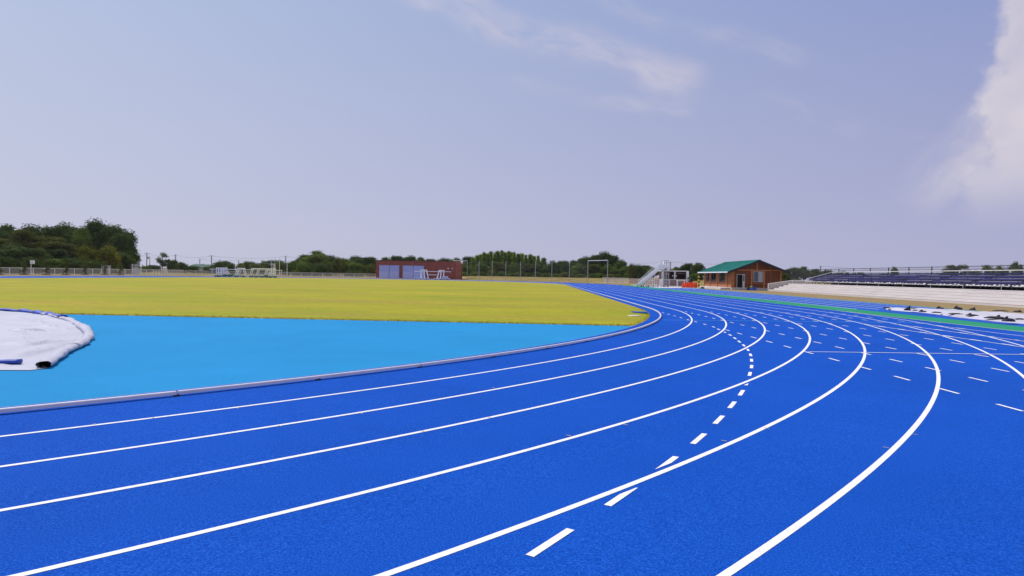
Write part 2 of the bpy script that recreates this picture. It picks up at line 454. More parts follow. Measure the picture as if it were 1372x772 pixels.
struct(mb.build('grass_edge', LEAF_T, attr=tints), 'stuff')

# blue inlet and white plate at the corner of the lawn
mb = MB(); A, B, C_, D_ = gnd(845, 418.6), gnd(867, 419.3), gnd(868, 421.0), gnd(848, 420.2)
mb.add([(p.x, p.y, ZK+.052) for p in (A, B, C_, D_)], [(3, 2, 1, 0)]); struct(fixn(mb.build('blue_inlet', BLUE)))
p = gnd(849.5, 424.6); mb = MB(); mb.box((p.x, p.y, ZK+.045), (.42, .4, .03), .3)
tag(mb.build('marker_plate', OFFWHITE), 'small flat white plate lying in the lawn beside the bend kerb', 'marker plate')

# ---- painted lines
LZ = .0025
def arcline(mb, R, w, s_from, a0, a1, dz, n):
    rows = []
    for i in range(n+1):
        a = a0+(a1-a0)*i/n
        rows.append([PZ(-r*math.sin(a), r*math.cos(a), dz) for r in (R-w/2, R+w/2)])
    mb.grid(rows)
def loopline(name, R, w, dz=LZ):
    mb = MB(); rows = [[(x, y, zg(x, y)+dz) for x, y in stadium(R+q, 540, 40)] for q in (-w/2, w/2)]
    mb.grid(rows, close=True); o = mb.build(name, LINE); struct(o); return o
for k in range(1, 9): loopline('lane_line', R0+LW*k, .055)
def sline(name, m, s0, s1, t, w, dz, n=40):
    mb = MB(); rows = [[PZ(s0+(s1-s0)*i/n, t+q, dz) for q in (-w/2, w/2)] for i in range(n+1)]
    mb.grid(rows); return struct(mb.build(name, m))
# straight extensions of the outer lanes behind the end of the bend, up to where they leave the bend line outside them
for k in range(5, 9):
    t = R0+LW*k
    s_hit = -math.sqrt(max(0, (R0+LW*(k+1))**2-t*t)) if k < 8 else -3.5
    sline('lane_line', LINE, -70, (s_hit if k < 8 else 0)-.1, t, .05, .0125 if k == 8 else .009, 90)
for t in (T8+1.85, T8+3.05, T8+4.27, T8+5.5, T8+6.7, T8+7.6):
    sline('runway_line', LINE, 1.5, 66, t, .09, .016, 60)
# dashed continuation of each straight lane line across the bend
def quad(mb, s, t, ds, dt, L_, w, dz=.005):
    n = math.hypot(ds, dt); ds, dt = ds/n, dt/n
    q = [(s+ds*a*L_/2-dt*b*w/2, t+dt*a*L_/2+ds*b*w/2) for a, b in ((-1,-1),(1,-1),(1,1),(-1,1))]
    mb.add([PZ(*z, dz) for z in q], [(0, 1, 2, 3)])
phase = {0: -13.95, 1: -3.11, 2: -4.28, 3: -4.38, 4: -12.51, 5: -12.59, 6: -12.58, 7: -13.0}
ends = {0: -26.2, 1: -27.2, 2: -28.5, 3: -29, 4: -30, 5: -31, 6: -20, 7: -17.5}
mb = MB()
for k in range(0, 8):
    t = R0+LW*k+.09
    sp = 1.205; s = phase[k]
    while s < -1.2: s += sp
    while s > ends[k]:
        if s < -2 and not (k == 0 and s > -13): quad(mb, s, t, 1, 0, .45, .05)
        s -= sp
struct(fixn(mb.build('dashed_lane_marks', LINE)))
dots = [(-4.23,37.89),(-5.38,37.91),(-6.58,37.92),(-7.73,37.93),(-9.01,37.92),(-10.11,37.94),(-11.43,37.94),(-12.61,37.92),(-13.61,37.81),
        (-14.66,37.69),(-15.66,37.56),(-16.66,37.39),(-17.62,37.21),(-18.58,37.02),(-19.55,36.80),(-20.56,36.53),(-21.5,36.24),(-22.44,35.93),
        (-23.38,35.59),(-24.36,35.22),(-25.25,34.86),(-26.15,34.46),(-27.05,34.04),(-27.95,33.59),(-28.84,33.10),(-29.72,32.59),(-30.57,32.06)]
mb = MB()
def clipped(mb, s, t, ds, dt, L_, w, dz=.0035, gap=.075):
    """a dash cut back parallel to a lane line that it meets"""
    n = math.hypot(ds, dt); ds, dt = ds/n, dt/n
    q = [(s+ds*a*L_/2-dt*b*w/2, t+dt*a*L_/2+ds*b*w/2) for a, b in ((-1,-1),(1,-1),(1,1),(-1,1))]
    Rc = math.hypot(s, t); k = round((Rc-R0)/LW); Rl = R0+LW*k; sg = 1 if Rc > Rl else -1
    fn = lambda p: sg*(math.hypot(*p)-Rl)-gap
    out = []
    for i in range(4):
        a, b = q[i], q[(i+1) % 4]; fa, fb = fn(a), fn(b)
        if fa >= 0: out.append(a)
        if (fa >= 0) != (fb >= 0):
            u = fa/(fa-fb); out.append((a[0]+(b[0]-a[0])*u, a[1]+(b[1]-a[1])*u))
    if len(out) > 2: mb.add([PZ(*z, dz) for z in out], [tuple(range(len(out)))])
for i, (s, t) in enumerate(dots):
    a, b = dots[max(0, i-1)], dots[min(len(dots)-1, i+1)]
    clipped(mb, s, t, b[0]-a[0], b[1]-a[1], .48 if i > 7 else .42, .055)
struct(fixn(mb.build('dotted_break_line', LINE)))
def xline(name, m, s0, s1, t0, t1, w, dz):
    mb = MB(); n = 40; rows = [[PZ(s0+(s1-s0)*i/n+q, t0+(t1-t0)*i/n, dz) for q in (-w/2, w/2)] for i in range(n+1)]
    mb.grid(rows); return struct(fixn(mb.build(name, m)))
xline('light_blue_cross_line', CLINE, -9.35, -9.05, 36.85, T8, .05, .0078)
xline('start_line', LINE, -19.80, -19.65, 38.05, T8, .05, .0078)
# tiny lane tick marks beside the lines
mb = MB()
for px, py in ((127,569),(205,560),(375,571),(484,554),(655,559.5),(566,578),(762,584),(838,569.5),(970,591),(1027,574),(1187,600),(1226,582.5),(318,547),(661,520)):
    p = gnd(px, py); s, t = ST(p.x, p.y); quad(mb, s, t, s, t, .055, .016, .0045)
struct(fixn(mb.build('lane_tick_marks', mat('tan_tick_paint', (.42, .36, .30), .6))))

# ---- raised inner kerb
mb = MB()
def kerbseg(pts):
    rows = []
    for w, z in ((-.03, .022), (-.03, .058), (-.022, .066), (.022, .066), (.03, .058), (.03, .022)):
        rows.append([(x+nx*w, y+ny*w, ZK+z) for x, y, nx, ny in pts])
    mb.grid(rows); n = len(pts)
    o = len(mb.v)-6*n
    mb.f.append(tuple(o+i*n for i in range(6))); mb.mi.append(0)
    mb.f.append(tuple(o+i*n+n-1 for i in range(6))[::-1]); mb.mi.append(0)
def kerbpt(u):
    """u: distance along the kerb from the start of the far straight, negative round the near bend"""
    if u < 0:
        a = -u/R0; s, t = -R0*math.sin(a), R0*math.cos(a); ns, nt_ = -math.sin(a), math.cos(a)
    elif u < LS: s, t, ns, nt_ = u, R0, 0, 1
    else:
        a = (u-LS)/R0; s, t = LS+R0*math.sin(a), R0*math.cos(a); ns, nt_ = math.sin(a), math.cos(a)
    x, y = P(s, t); return x, y, ns*DX+nt_*NX, ns*DY+nt_*NY
u = -85.0
while u < LS+R0*2.6:
    L_ = 4.0; gap = .012
    kerbseg([kerbpt(u+gap+(L_-2*gap)*i/8) for i in range(9)])
    u += L_
kr = fixn(mb.build('rail', ALU)); 
mbf = MB(); u = -85.0
while u < 60:
    x, y, nx, ny = kerbpt(u); a = math.atan2(ny, nx)
    mbf.box((x, y, ZK+.006), (.066, .07, .012), a); mbf.box((x+nx*.034, y+ny*.034, ZK+.018), (.006, .022, .02), a)
    u += 2.0
kt = thing('track_kerb', 'low raised aluminium kerb rail around the inside edge of the blue track', 'kerb')
kr.parent = kt; f_ = mbf.build('feet', DARK, kt)

# ================================================================== covers on the ground
def pxpoly(lst): return [gnd(*q) for q in lst]
# white round cover on the light blue apron
outl = pxpoly([(-190, 424), (-90, 418.6), (-40, 417.8), (0, 418.2), (28, 419.4), (46, 421.3), (62, 424), (78, 427), (92, 430.5), (104, 437), (114, 442.5), (120, 449),
               (121, 455), (112, 463), (100, 468), (88, 474), (76, 484), (62, 494.5), (40, 497), (0, 496.8), (-80, 497), (-260, 496)])
cen = Vector((sum(p.x for p in outl)/len(outl), sum(p.y for p in outl)/len(outl), ZK))
# densify
dens = []
for i, p in enumerate(outl):
    q = outl[(i+1) % len(outl)]; n = max(1, int((q-p).length/.13))
    for j in range(n): dens.append(p.lerp(q, j/n))
cv = thing('ground_cover', 'large rounded white tarpaulin with a rolled hem lying on the light blue apron', 'ground cover')
mb = MB(); rows = []
tip = gnd(119, 452)
CREASE = [(gnd(*a), gnd(*b)) for a, b in (((-60, 436), (103, 440.5)), ((-80, 452), (110, 443)), ((-60, 478), (104, 457)), ((-50, 466), (70, 462)), ((10, 484), (100, 462)), ((-40, 444), (60, 446)), ((20, 424), (60, 436)))]
def crease(q):
    z = 0
    for i, (a, b) in enumerate(CREASE):
        d = b-a; u = ((q-a).dot(d))/d.length_squared
        if -.02 < u < 1.02:
            e = (q-(a+d*u)).length+.10*mnoise.noise((u*6, i*3.1, 0))
            z += .05*math.exp(-(e/.075)**2)*min(1, 6*u, 6*(1.02-u))
    return max(0, z)
for i in range(71):
    k = i/70.0; row = []
    for p in dens:
        q = cen.lerp(p, k)
        dd = math.atan2(q.y-tip.y, q.x-tip.x); dist = (Vector((q.x, q.y, 0))-Vector((tip.x, tip.y, 0))).length
        fold = .5+.5*math.sin(dd*34+1.5*math.sin(dist*.7))
        z = ZK+.03+crease(Vector((q.x, q.y, p.z)))+.03*fold**9*min(1, dist/1.5)+.02*abs(mnoise.noise((q.x*.25, q.y*.25, 2)))
        if k > .985: z = ZK+.012
        row.append((q.x, q.y, z))
    rows.append(row)
mb.grid(rows, close=True); fixn(mb.build('sheet', TARP, cv, smooth=True))
def hem(name, pts, r, m, seed, open_end=False, am=1.0):
    dd = []
    for i in range(len(pts)-1):
        n = max(2, int((pts[i+1]-pts[i]).length/.12))
        for j in range(n): dd.append(pts[i].lerp(pts[i+1], j/n))
    dd.append(pts[-1])
    mb = MB(); n = 12; rows = []
    for i, p in enumerate(dd):
        d = (dd[min(i+1, len(dd)-1)]-dd[max(0, i-1)]).normalized(); e = Vector((d.y, -d.x, 0))
        rr = r*(1+am*.36*mnoise.noise((i*.33, seed, 0))+am*.28*mnoise.noise((i*.9, seed, 5)))
        row = []
        for k in range(n):
            a = 2*math.pi*k/n; w = 1+am*.34*mnoise.noise((i*.45, k*.8, seed))
            row.append(p+e*math.cos(a)*rr*1.35*w+Vector((0, 0, rr*.72*(1+math.sin(a)*w)+.006)))
        rows.append(row)
    mb.grid(rows, close=True)
    if not open_end:
        o = len(mb.v); mb.f.append(tuple(range(o-n, o))); mb.mi.append(0)
    return fixn(mb.build(name, m, cv, smooth=True))
ins = lambda p, k: p.lerp(cen, k)
hem('rolled_hem', [ins(gnd(*q), .008) for q in [(60, 423.4), (78, 427), (92, 430.5), (104, 437), (114, 443), (119, 449), (120, 455), (111, 463), (100, 468.5)]], .075, TARP, 1.3)
hem('rolled_hem', [ins(gnd(*q), .01) for q in [(110, 463), (98, 469), (86, 475.5), (73, 485), (59, 495)]], .078, TARP, 4.1, True)
hem('blue_edging', [ins(gnd(*q), .0) for q in [(-90, 418.2), (-40, 417.4), (0, 417.8), (28, 419), (46, 421), (64, 423.8), (84, 428.2)]], .085, BLUETARP, 7.7)
hem('blue_roll', [gnd(*q)+Vector((0, 0, .03)) for q in [(-120, 492.5), (-60, 492), (0, 491.6), (14, 490.9), (28, 490.6)]], .058, BLUETARP, 9.2, False, .25)
pe = ins(gnd(59, 495), .01); pd = ins(gnd(73, 485), .01); dv = (pd-pe).normalized()
mb = MB(); rows = []
for i in range(6):
    c = pe+dv*(.02+.25*i/5); e = Vector((dv.y, -dv.x, 0)); rows.append([c+e*math.cos(a)*.066+Vector((0, 0, .052+.036*math.sin(a))) for a in [2*math.pi*k/12 for k in range(12)]])
mb.grid(rows, close=True); o = len(mb.v); mb.f.append(tuple(range(o-12, o))); mb.mi.append(0)
mb.build('hem_opening_shade', DARK, cv, smooth=True)  # dark tube painting the shade inside the open hem end

# long grey-white cover over the long jump pit, held down by black bags
up = pxpoly([(1186, 414.8), (1200, 415.3), (1228, 415.6), (1255, 416.0), (1285, 417.4), (1310, 418.8), (1335, 420.0), (1355, 421.2), (1400, 423.2), (1500, 427)])
lo = pxpoly([(1187, 415.7), (1202, 417.0), (1226, 419.0), (1250, 421.8), (1280, 426.2), (1305, 428.9), (1325, 431.4), (1345, 433.4), (1390, 437.0), (1480, 442)])
pc = thing('pit_cover', 'long pale tarpaulin stretched over the sand pit between green border and stand', 'ground cover')
mb = MB(); rows = []
for i in range(len(up)-1):
    for j in range(8):
        a = up[i].lerp(up[i+1], j/8); b = lo[i].lerp(lo[i+1], j/8)
        row = []
        for k in range(15):
            q = a.lerp(b, k/14); e = min(k, 14-k)/2.0
            row.append((q.x, q.y, zg(q.x, q.y)+.02+min(1, e)*(.10+.06*mnoise.noise((q.x*.8, q.y*.8, 4))+.03*mnoise.noise((q.x*3, q.y*3, 1)))))
        rows.append(row)
mb.grid(rows); fixn(mb.build('sheet', TARP2, pc, smooth=True))
for q0 in range(2, 8):
    mb = MB(); rows = []
    a0, a1 = lo[q0], lo[q0+1]
    for j in range(9):
        c = a0.lerp(a1, j/8); d = Vector((NX, NY, 0))
        w = .26+.2*mnoise.noise((c.x*.9, c.y*.9, 9)); rows.append([(c.x-d.x*w*kk, c.y-d.y*w*kk, zg(c.x, c.y)+.016+.02*math.sin(kk*3.1)+.025*(1-kk)) for kk in (0, .25, .5, .75, 1)])
    mb.grid(rows); fixn(mb.build('blue_flap', BLUETARP, pc, smooth=True))
bags = [(1188,416.0,9,3,'flat black sandbag at the far left end of the pit cover'), (1216,419.2,9,7,'tall knotted black sandbag on the left part of the pit cover'),
        (1224,416.6,9,2.5,'thin black bag trailing just right of the tall knotted bag'), (1226,419.8,7,2.5,'small black bag in front of the thin trailing bag on the pit cover'),
        (1236,421.6,10,3.5,'black bag with a blue edge on the near side of the pit cover'), (1255,422.9,14,3,'long low black bag on the near edge, left of the longest one'),
        (1259,416.7,10,3.5,'black bag with a raised tip on the far edge, left of the domed bag'), (1279,424.6,19,2.5,'longest thin black sandbag along the near edge of the pit cover'),
        (1283,418.0,12,6,'domed black sandbag on the far edge of the pit cover'), (1303,418.6,9,4,'small pointed black sandbag right of the domed one on the far edge'),
        (1302,427.0,16,4,'black sandbag with a raised right end on the near side of the pit cover'), (1332,430.8,25,5.5,'wide double black sandbag on the middle of the pit cover'),
        (1351,434.9,17,7.5,'big knotted black sandbag on the near edge touching the green border'), (1366,432.4,13,3,'low black sandbag near the right edge of the photo'),
        (1340,420.3,20,1.8,'thin flat black bag along the far edge beside the brown earth'), (1363,421.8,12,3.5,'dark purple-black bag on the far edge, rightmost of that row')]
for i, (px, py, w, h, lab) in enumerate(bags):
    p = gnd(px, py); W = w*p.y/F_PX*.92; H = max(.08, h*p.y/F_PX*.85)
    bm = bmesh.new(); bmesh.ops.create_icosphere(bm, subdivisions=3, radius=1)
    for v in bm.verts:
        n1 = mnoise.noise((v.co.x*1.3+i*7, v.co.y*1.3, v.co.z*1.3)); n2 = mnoise.noise((v.co.x*3.5+i*3, v.co.y*3.5, v.co.z*3.5))
        v.co *= 1+.25*n1+.16*n2
        v.co.x *= W/2; v.co.y *= min(.28, W*.3); v.co.z = max(-.12, v.co.z)*H*.62
    # tied ear
    if h > 3.4:
        ex = (.2 if i % 2 else -.15)*W
        r = bmesh.ops.create_cone(bm, segments=8, radius1=.075, radius2=.03, depth=H*.55, cap_ends=True)
        for v in r['verts']:
            v.co.x += ex+v.co.z*.5; v.co.z += H*.75; v.co.y += .02*mnoise.noise((v.co.x*9, v.co.z*9, i))
    me = bpy.data.meshes.new('sandbag'); bm.to_mesh(me); bm.free(); me.materials.append(BAG)
    me.polygons.foreach_set('use_smooth', [True]*len(me.polygons))
    o = bpy.data.objects.new('sandbag', me); COL.objects.link(o)
    o.location = (p.x, p.y, zg(p.x, p.y)+.13); o.rotation_euler = (0, 0, -.5+random.random()*.6)
    tag(o, lab, 'sandbag', 'black bags weighing down the pit cover')

# ================================================================== helper frame for things beside the straight
def frame_loc(s, t): 
    x, y, z = PZ(s, t); return (x, y, z)
def local(root):  # local axes of a thing rotated by TH: x = outward (n), y = along straight (d)
    return root

# ================================================================== grandstand
S_L, S_R, T_F = 51.6, -22.0, 62.6
gs = thing('grandstand', 'low spectator stand with pale concrete steps and rows of indigo benches', 'grandstand', (*P(S_L, T_F), ZO), TH)
LEN = S_L-S_R
RISE, TREAD, NST = .205, .62, 5
mb = MB()
prof = [(0, -.3)]
for i in range(NST): prof += [(i*TREAD, (i+1)*RISE), ((i+1)*TREAD, (i+1)*RISE)]
xb = 7.6; ztop = NST*RISE
prof += [(xb, ztop), (xb, -.3)]
# left end is stepped in length as well
for i in range(NST):
    x0 = i*TREAD; z0 = i*RISE if i else -.3
    mb.box(((x0+xb)/2, -LEN/2, (z0+(i+1)*RISE-.05)/2), (xb-x0, LEN, (i+1)*RISE-.05-z0))
    mb.box(((x0-.012+xb)/2, -LEN/2, (i+1)*RISE-.025), (xb-x0+.012, LEN+.02, .05))
stp = mb.build('concrete_steps', CONC, gs); bevel(stp, .012)
bx0 = 3.55                                   # front of the bench block
NR, RT, RR = 4, .82, .24
s_off = 3.0                                  # benches start this far right of the end of the concrete
nsec = 14; sec = (LEN-s_off)/nsec
for r in range(NR):
    for k in range(nsec):
        y0 = -s_off-k*sec; ln = sec-.14
        mb = MB(); zt = ztop+.42+r*RR; xx = bx0+r*RT
        for j in range(3): mb.box((xx+.1+j*.135, y0-sec/2, zt), (.12, ln, .04))     # seat slats
        mb.box((xx+.47, y0-sec/2, zt+.155), (.04, ln, .13))                            # back board
        b_ = mb.build('bench', SEATD if r == NR-1 else SEAT, gs)
mb = MB()
for r in range(NR):
    xx = bx0+r*RT; zt = ztop+.42+r*RR
    if r: mb.box((xx+.35, -(LEN+s_off)/2, zt-.42), (RT, LEN-s_off, .05)); mb.box((xx-.04, -(LEN+s_off)/2, zt-.30), (.03, LEN-s_off, .2))              # foot board
    for k in range(nsec*3+1):
        y = -s_off-k*sec/3
        mb.tube([(xx+.08, y, zt-.03), (xx+.08, y, ztop+.0)], .022, 5)
        mb.tube([(xx+.50, y, zt+.3), (xx+.42, y, ztop+.0)], .022, 5)
mb.build('bench_frame', BLACKM, gs)
mb = MB()
rnd = random.Random(5)
for k in range(nsec):
    y0 = -s_off-k*sec
    mb.box((bx0+.03, y0-sec/2, ztop+.30), (.03, sec-.3, .05))
    for j in range(11):
        yy = y0-sec*(j+.5)/11+(rnd.random()-.5)*.25
        if rnd.random() < .8: mb.box((bx0+.0, yy, ztop+.31+.08*rnd.random()), (.05, .12+.2*rnd.random(), .04+.08*rnd.random()))
mb.build('white_fittings', OFFWHITE, gs)
# light bar at the front of each row, one per section
for r in range(1, NR):
    for k in range(nsec):
        if rnd.random() < .22: continue
        mb = MB(); y0 = -s_off-k*sec; mb.box((bx0+r*RT-.02, y0-sec/2-.2, ztop+.40+r*RR), (.035, sec*(.55+.35*rnd.random()), .035))
        mb.build('number_bar', OFFWHITE, gs)
# top rail along the back and the sloping rail at the left end
xr = bx0+NR*RT; zr = ztop+.42+(NR-1)*RR+.40
mb = MB(); mb.tube([(xr, -s_off, zr), (xr, -LEN, zr)], .042, 8)
mb.tube([(xr, -s_off, zr), (bx0+.1, -s_off, ztop+.62), (bx0, -s_off, ztop)], .038, 8)
for k in range(24):
    y = -s_off-.1-k*(LEN-s_off)/23.2
    mb.tube([(xr, y, zr), (xr, y, ztop)], .032, 6)
    mb.tube([(xr, y-.1, zr-.02), (xr-.05, y-.18, zr-.30)], .036, 6)
for i in range(1, NR): mb.tube([(bx0+i*RT, -s_off, ztop+.62+i*(zr-ztop-.62)/NR), (bx0+i*RT, -s_off, ztop)], .026, 6)
mb.build('back_rail', OFFWHITE, gs)
mb = MB(); mb.box((xr-.05, -(LEN+s_off)/2, (ztop+zr-.33)/2), (.03, LEN-s_off, zr-.33-ztop))
mb.build('back_panel', SEATD, gs)
# front rail posts on the top concrete edge
for k in range(17):
    mb = MB(); y = -s_off-1-k*(LEN-s_off-1)/16.5
    mb.tube([(bx0-.28, y, ztop), (bx0-.28, y, ztop+.36)], .022, 6)
    mb.build('front_post', GREY, gs)
# stair railing at the left end
sr = thing('stair_railing', 'white picket railing climbing the left end of the concrete steps', 'railing', (*P(S_L+.06, T_F-.02), ZO), TH)
xs = [0, NST*TREAD, 5.8]
for a_, b_, c_, d_ in ((0, 0, .95, .06), (xs[1], ztop-.2, ztop+.40, .035), (xs[2], ztop-.2, ztop+.40, .035)):
    mb = MB(); mb.tube([(a_, 0, b_), (a_, 0, c_)], d_, 8); mb.build('post', WHITE, sr)
mb = MB(); mb.tube([(0, 0, .95), (xs[1], 0, ztop+.42), (xs[2], 0, ztop+.42)], .03, 8); mb.build('handrail', WHITE, sr)
mb = MB()
for i in range(46):
    x = .08+i*.1; z0 = max(.06, min(ztop, (x/TREAD)*RISE-.1)); z1 = .95+(ztop-.53)*min(1, x/xs[1])
    mb.box((x, 0, (z0+z1)/2), (.022, .022, z1-z0))
mb.build('pickets', OFFWHITE, sr)
mb = MB(); mb.prism([(0.05, .02, .06), (xs[1], .02, ztop-.05), (xs[2], .02, ztop-.05), (xs[2], .02, ztop+.40), (xs[1], .02, ztop+.40), (.05, .02, .93)], (0, .02, 0), (0, .03, 0))
mb.build('mesh_panel', MESHB, sr)

# black fence behind the stand
T_BF = 78.0
fb = thing('back_fence', 'dark post and rail fence standing behind the spectator stand', 'fence', (*P(0, T_BF), ZO), TH)
zb = 3.35
for k in range(24):
    y = -22+k*4.6
    mb = MB(); mb.box((0, y, zb/2), (.09, .09, zb)); mb.build('post', BLACKM, fb)
for z in (zb-.06, zb-.35, zb-1.25):
    mb = MB(); mb.box((0.02, 30.9, z), (.05, 105.8, .06 if z > 3 else .03)); mb.build('rail', BLACKM, fb)
mb = MB(); mb.add([(-.03, -22, .3), (-.03, 83.8, .3), (-.03, 83.8, zb-.1), (-.03, -22, zb-.1)], [(0, 1, 2, 3)]); mb.build('mesh', MESHD, fb)

# ================================================================== timber hut with green roof
HS, HT = 54.8, 58.8                           # near corner
hu = thing('timber_hut', 'brown boarded timber hut with a green metal gable roof beside the stand', 'hut', (*P(HS, HT), ZO), TH)
W_, L_, HE, HR = 6.65, 14.2, 2.72, 4.02       # gable width, length, eaves and ridge
# foundation
mb = MB(); mb.box((W_/2, L_/2+.0, .16), (W_+.12, L_+.12, .34)); mb.build('foundation', CONC, hu)
mb = MB(); mb.box((-.75, L_/2+.35, .13), (1.32, L_-.2, .27)); mb.build('porch_slab', CONC, hu)
# walls: gable wall facing the camera with door and window openings
def wallpanel(mb, plane, a0, a1, z0, z1, off, th=.12):
    if plane == 'x': mb.box(((a0+a1)/2, off, (z0+z1)/2), (a1-a0, th, z1-z0))
    else: mb.box((off, (a0+a1)/2, (z0+z1)/2), (th, a1-a0, z1-z0))
zb_ = .33
dx0, dx1 = .68, 1.70                        # door opening in the gable wall
wx0, wx1, wz0, wz1 = 2.92, 4.12, 1.18, 2.52
mb = MB()
wallpanel(mb, 'x', 0.06, dx0, zb_, HE, .06); wallpanel(mb, 'x', dx1, wx0, zb_, HE, .06); wallpanel(mb, 'x', wx1, W_-.06, zb_, HE, .06)
wallpanel(mb, 'x', dx0, dx1, 2.12, HE, .06); wallpanel(mb, 'x', wx0, wx1, zb_, wz0, .06); wallpanel(mb, 'x', wx0, wx1, wz1, HE, .06)
slope = (HR-HE)/(W_/2)
mb.prism([(0, 0.0, HE), (W_, 0.0, HE), (W_/2, 0.0, HR-.08)], (0, 0, 0), (0, .12, 0))
mb.prism([(0, L_-.12, HE), (W_, L_-.12, HE), (W_/2, L_-.12, HR-.08)], (0, 0, 0), (0, .12, 0))
wallpanel(mb, 'x', 0.06, W_-.06, zb_, HE, L_-.06)
wallpanel(mb, 'y', .12, L_-.12, zb_, HE, W_-.06)
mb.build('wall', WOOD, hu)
# long front wall: boarded dado, windows between posts
mb = MB()
wins = [(3.3, 6.1), (7.8, 10.5), (11.5, 13.6)]
prev = .12
for a, b in wins:
    wallpanel(mb, 'y', prev, a, zb_, HE, .06); wallpanel(mb, 'y', a, b, zb_, 1.05, .06); wallpanel(mb, 'y', a, b, 2.5, HE, .06); prev = b
wallpanel(mb, 'y', prev, L_-.12, zb_, HE, .06)
mb.build('front_wall', plank_mat('sunlit_brown_boards', (.30, .095, .032), (.45, .155, .05)), hu)  # same boards as the gable wall, sunlit brightness put into the colour
for a, b in wins:
    w = MB(); w.box((.05, (a+b)/2, 1.775), (.05, b-a-.1, 1.4)); wo = w.build('window', GLASS, hu)
    w = MB(); 
    for y in (a+.04, (a+b)/2, b-.04): w.box((.03, y, 1.775), (.07, .07, 1.44))
    w.box((.03, (a+b)/2, 1.17), (.07, b-a, .06)); w.box((.03, (a+b)/2, 2.43), (.07, b-a, .06))
    w.build('frame', ROOFD, wo)
# posts
for y in (.0, 2.1, 6.8, 10.85, L_-.08):
    mb = MB(); mb.box((-.04, y+.08, (zb_+HE)/2), (.16, .18, HE-zb_)); mb.build('post', WOODL, hu)
for x in (.16, 2.62, 4.30, W_-.12):
    mb = MB(); mb.box((x, -.03, (zb_+HE)/2), (.22, .10, HE-zb_)); mb.build('post', WOODL, hu)
mb = MB(); mb.box((W_/2, -.035, HE+.02), (W_+.1, .11, .16)); mb.build('beam', WOODL, hu)
mb = MB(); mb.box((W_/2, -.035, (HE+HR)/2-.02), (.16, .08, HR-HE-.22)); mb.build('king_post', WOODL, hu)
mb = MB(); mb.box((W_/2-.1+.9, -.03, (wz0+.4)/2+.1), (2.6, .06, .07)); mb.build('sill_board', WOODL, hu)
mb = MB(); mb.tube([(5.15, -.06, .3), (5.15, -.06, HE+.35)], .03, 6); mb.build('drain_pipe', WOODL, hu)
# near-black panel painting the shade in the door opening, with its white leaf
mb = MB(); mb.box(((dx0+dx1)/2-.14, .10, 1.2), (dx1-dx0-.3, .02, 1.72)); mb.build('doorway', mat('interior_shade', (.008, .008, .009), .9, var=.2), hu)
dl = MB(); dl.box((dx1-.14, .0, 1.22), (.30, .05, 1.78)); dlo = dl.build('door', OFFWHITE, hu)
dl = MB(); dl.box((dx1-.13, -.03, 1.62), (.15, .015, .8)); dl.build('pane', GLASS, dlo)
mb = MB(); mb.box(((dx0+dx1)/2, -.005, 2.13), (dx1-dx0+.12, .07, .06)); mb.box((dx0-.03, -.005, 1.22), (.06, .07, 1.78)); mb.build('door_frame', OFFWHITE, hu)
# two-pane window
wf = MB(); wf.box(((wx0+wx1)/2, .0, wz1+.02), (wx1-wx0+.1, .08, .05)); wf.box(((wx0+wx1)/2, .0, wz0-.02), (wx1-wx0+.1, .08, .05)); wf.box((wx0-.02, 0, (wz0+wz1)/2), (.05, .08, wz1-wz0)); wf.box((wx1+.02, 0, (wz0+wz1)/2), (.05, .08, wz1-wz0))
wfo = wf.build('window', OFFWHITE, hu)
mb = MB(); mb.box((wx0+.30, .06, (wz0+wz1)/2), (.58, .02, wz1-wz0)); mb.build('pane', mat('grey_window_glass', (.10, .13, .16), .15, var=.2, spec=.8), wfo)
mb = MB(); mb.box((wx1-.30, .06, (wz0+wz1)/2), (.58, .02, wz1-wz0)); mb.build('pane', BLIND, wfo)
# roof: two slabs with standing seams, dark verge boards, white gutter
OV, OG = .86, .95
mb = MB()
for sgn in (-1, 1):
    e0 = Vector((W_/2, 0, HR)); ex = W_/2+OV
    a = Vector((W_/2+sgn*ex, 0, HR-slope*ex)); n = Vector((sgn*slope, 0, 1)).normalized()*.10
    mb.prism([(e0.x, -OG, e0.z), (a.x, -OG, a.z), (a.x, -OG, a.z+.1), (e0.x, -OG, e0.z+.1)], (0, 0, 0), (0, L_+2*OG, 0))
    for k in range(34):
        y = -OG+.03+k*(L_+2*OG-.06)/33
        mb.prism([(e0.x, y-.02, e0.z+.1), (a.x, y-.02, a.z+.1), (a.x, y-.02, a.z+.135), (e0.x, y-.02, e0.z+.135)], (0, 0, 0), (0, .035, 0))
mb.box((W_/2, L_/2, HR+.12), (.3, L_+2*OG, .06)); fixn(mb.build('roof', ROOFG, hu))
for yy, nm in ((-OG-.04, 'verge_board'), (L_+OG, 'verge_board')):
    mb = MB()
    for sgn in (-1, 1):
        ex = W_/2+OV; a = Vector((W_/2+sgn*ex, 0, HR-slope*ex))
        mb.prism([(W_/2, yy, HR-.2), (a.x, yy, a.z-.16), (a.x, yy, a.z+.12), (W_/2, yy, HR+.13)], (0, 0, 0), (0, .04, 0))
    fixn(mb.build(nm, ROOFD, hu))
for sgn in (-1, 1):
    ex = W_/2+OV; mb = MB(); mb.box((W_/2+sgn*(ex+.04), L_/2, HR-slope*ex+.02), (.10, L_+2*OG-.1, .15)); mb.build('gutter', WHITE, hu)
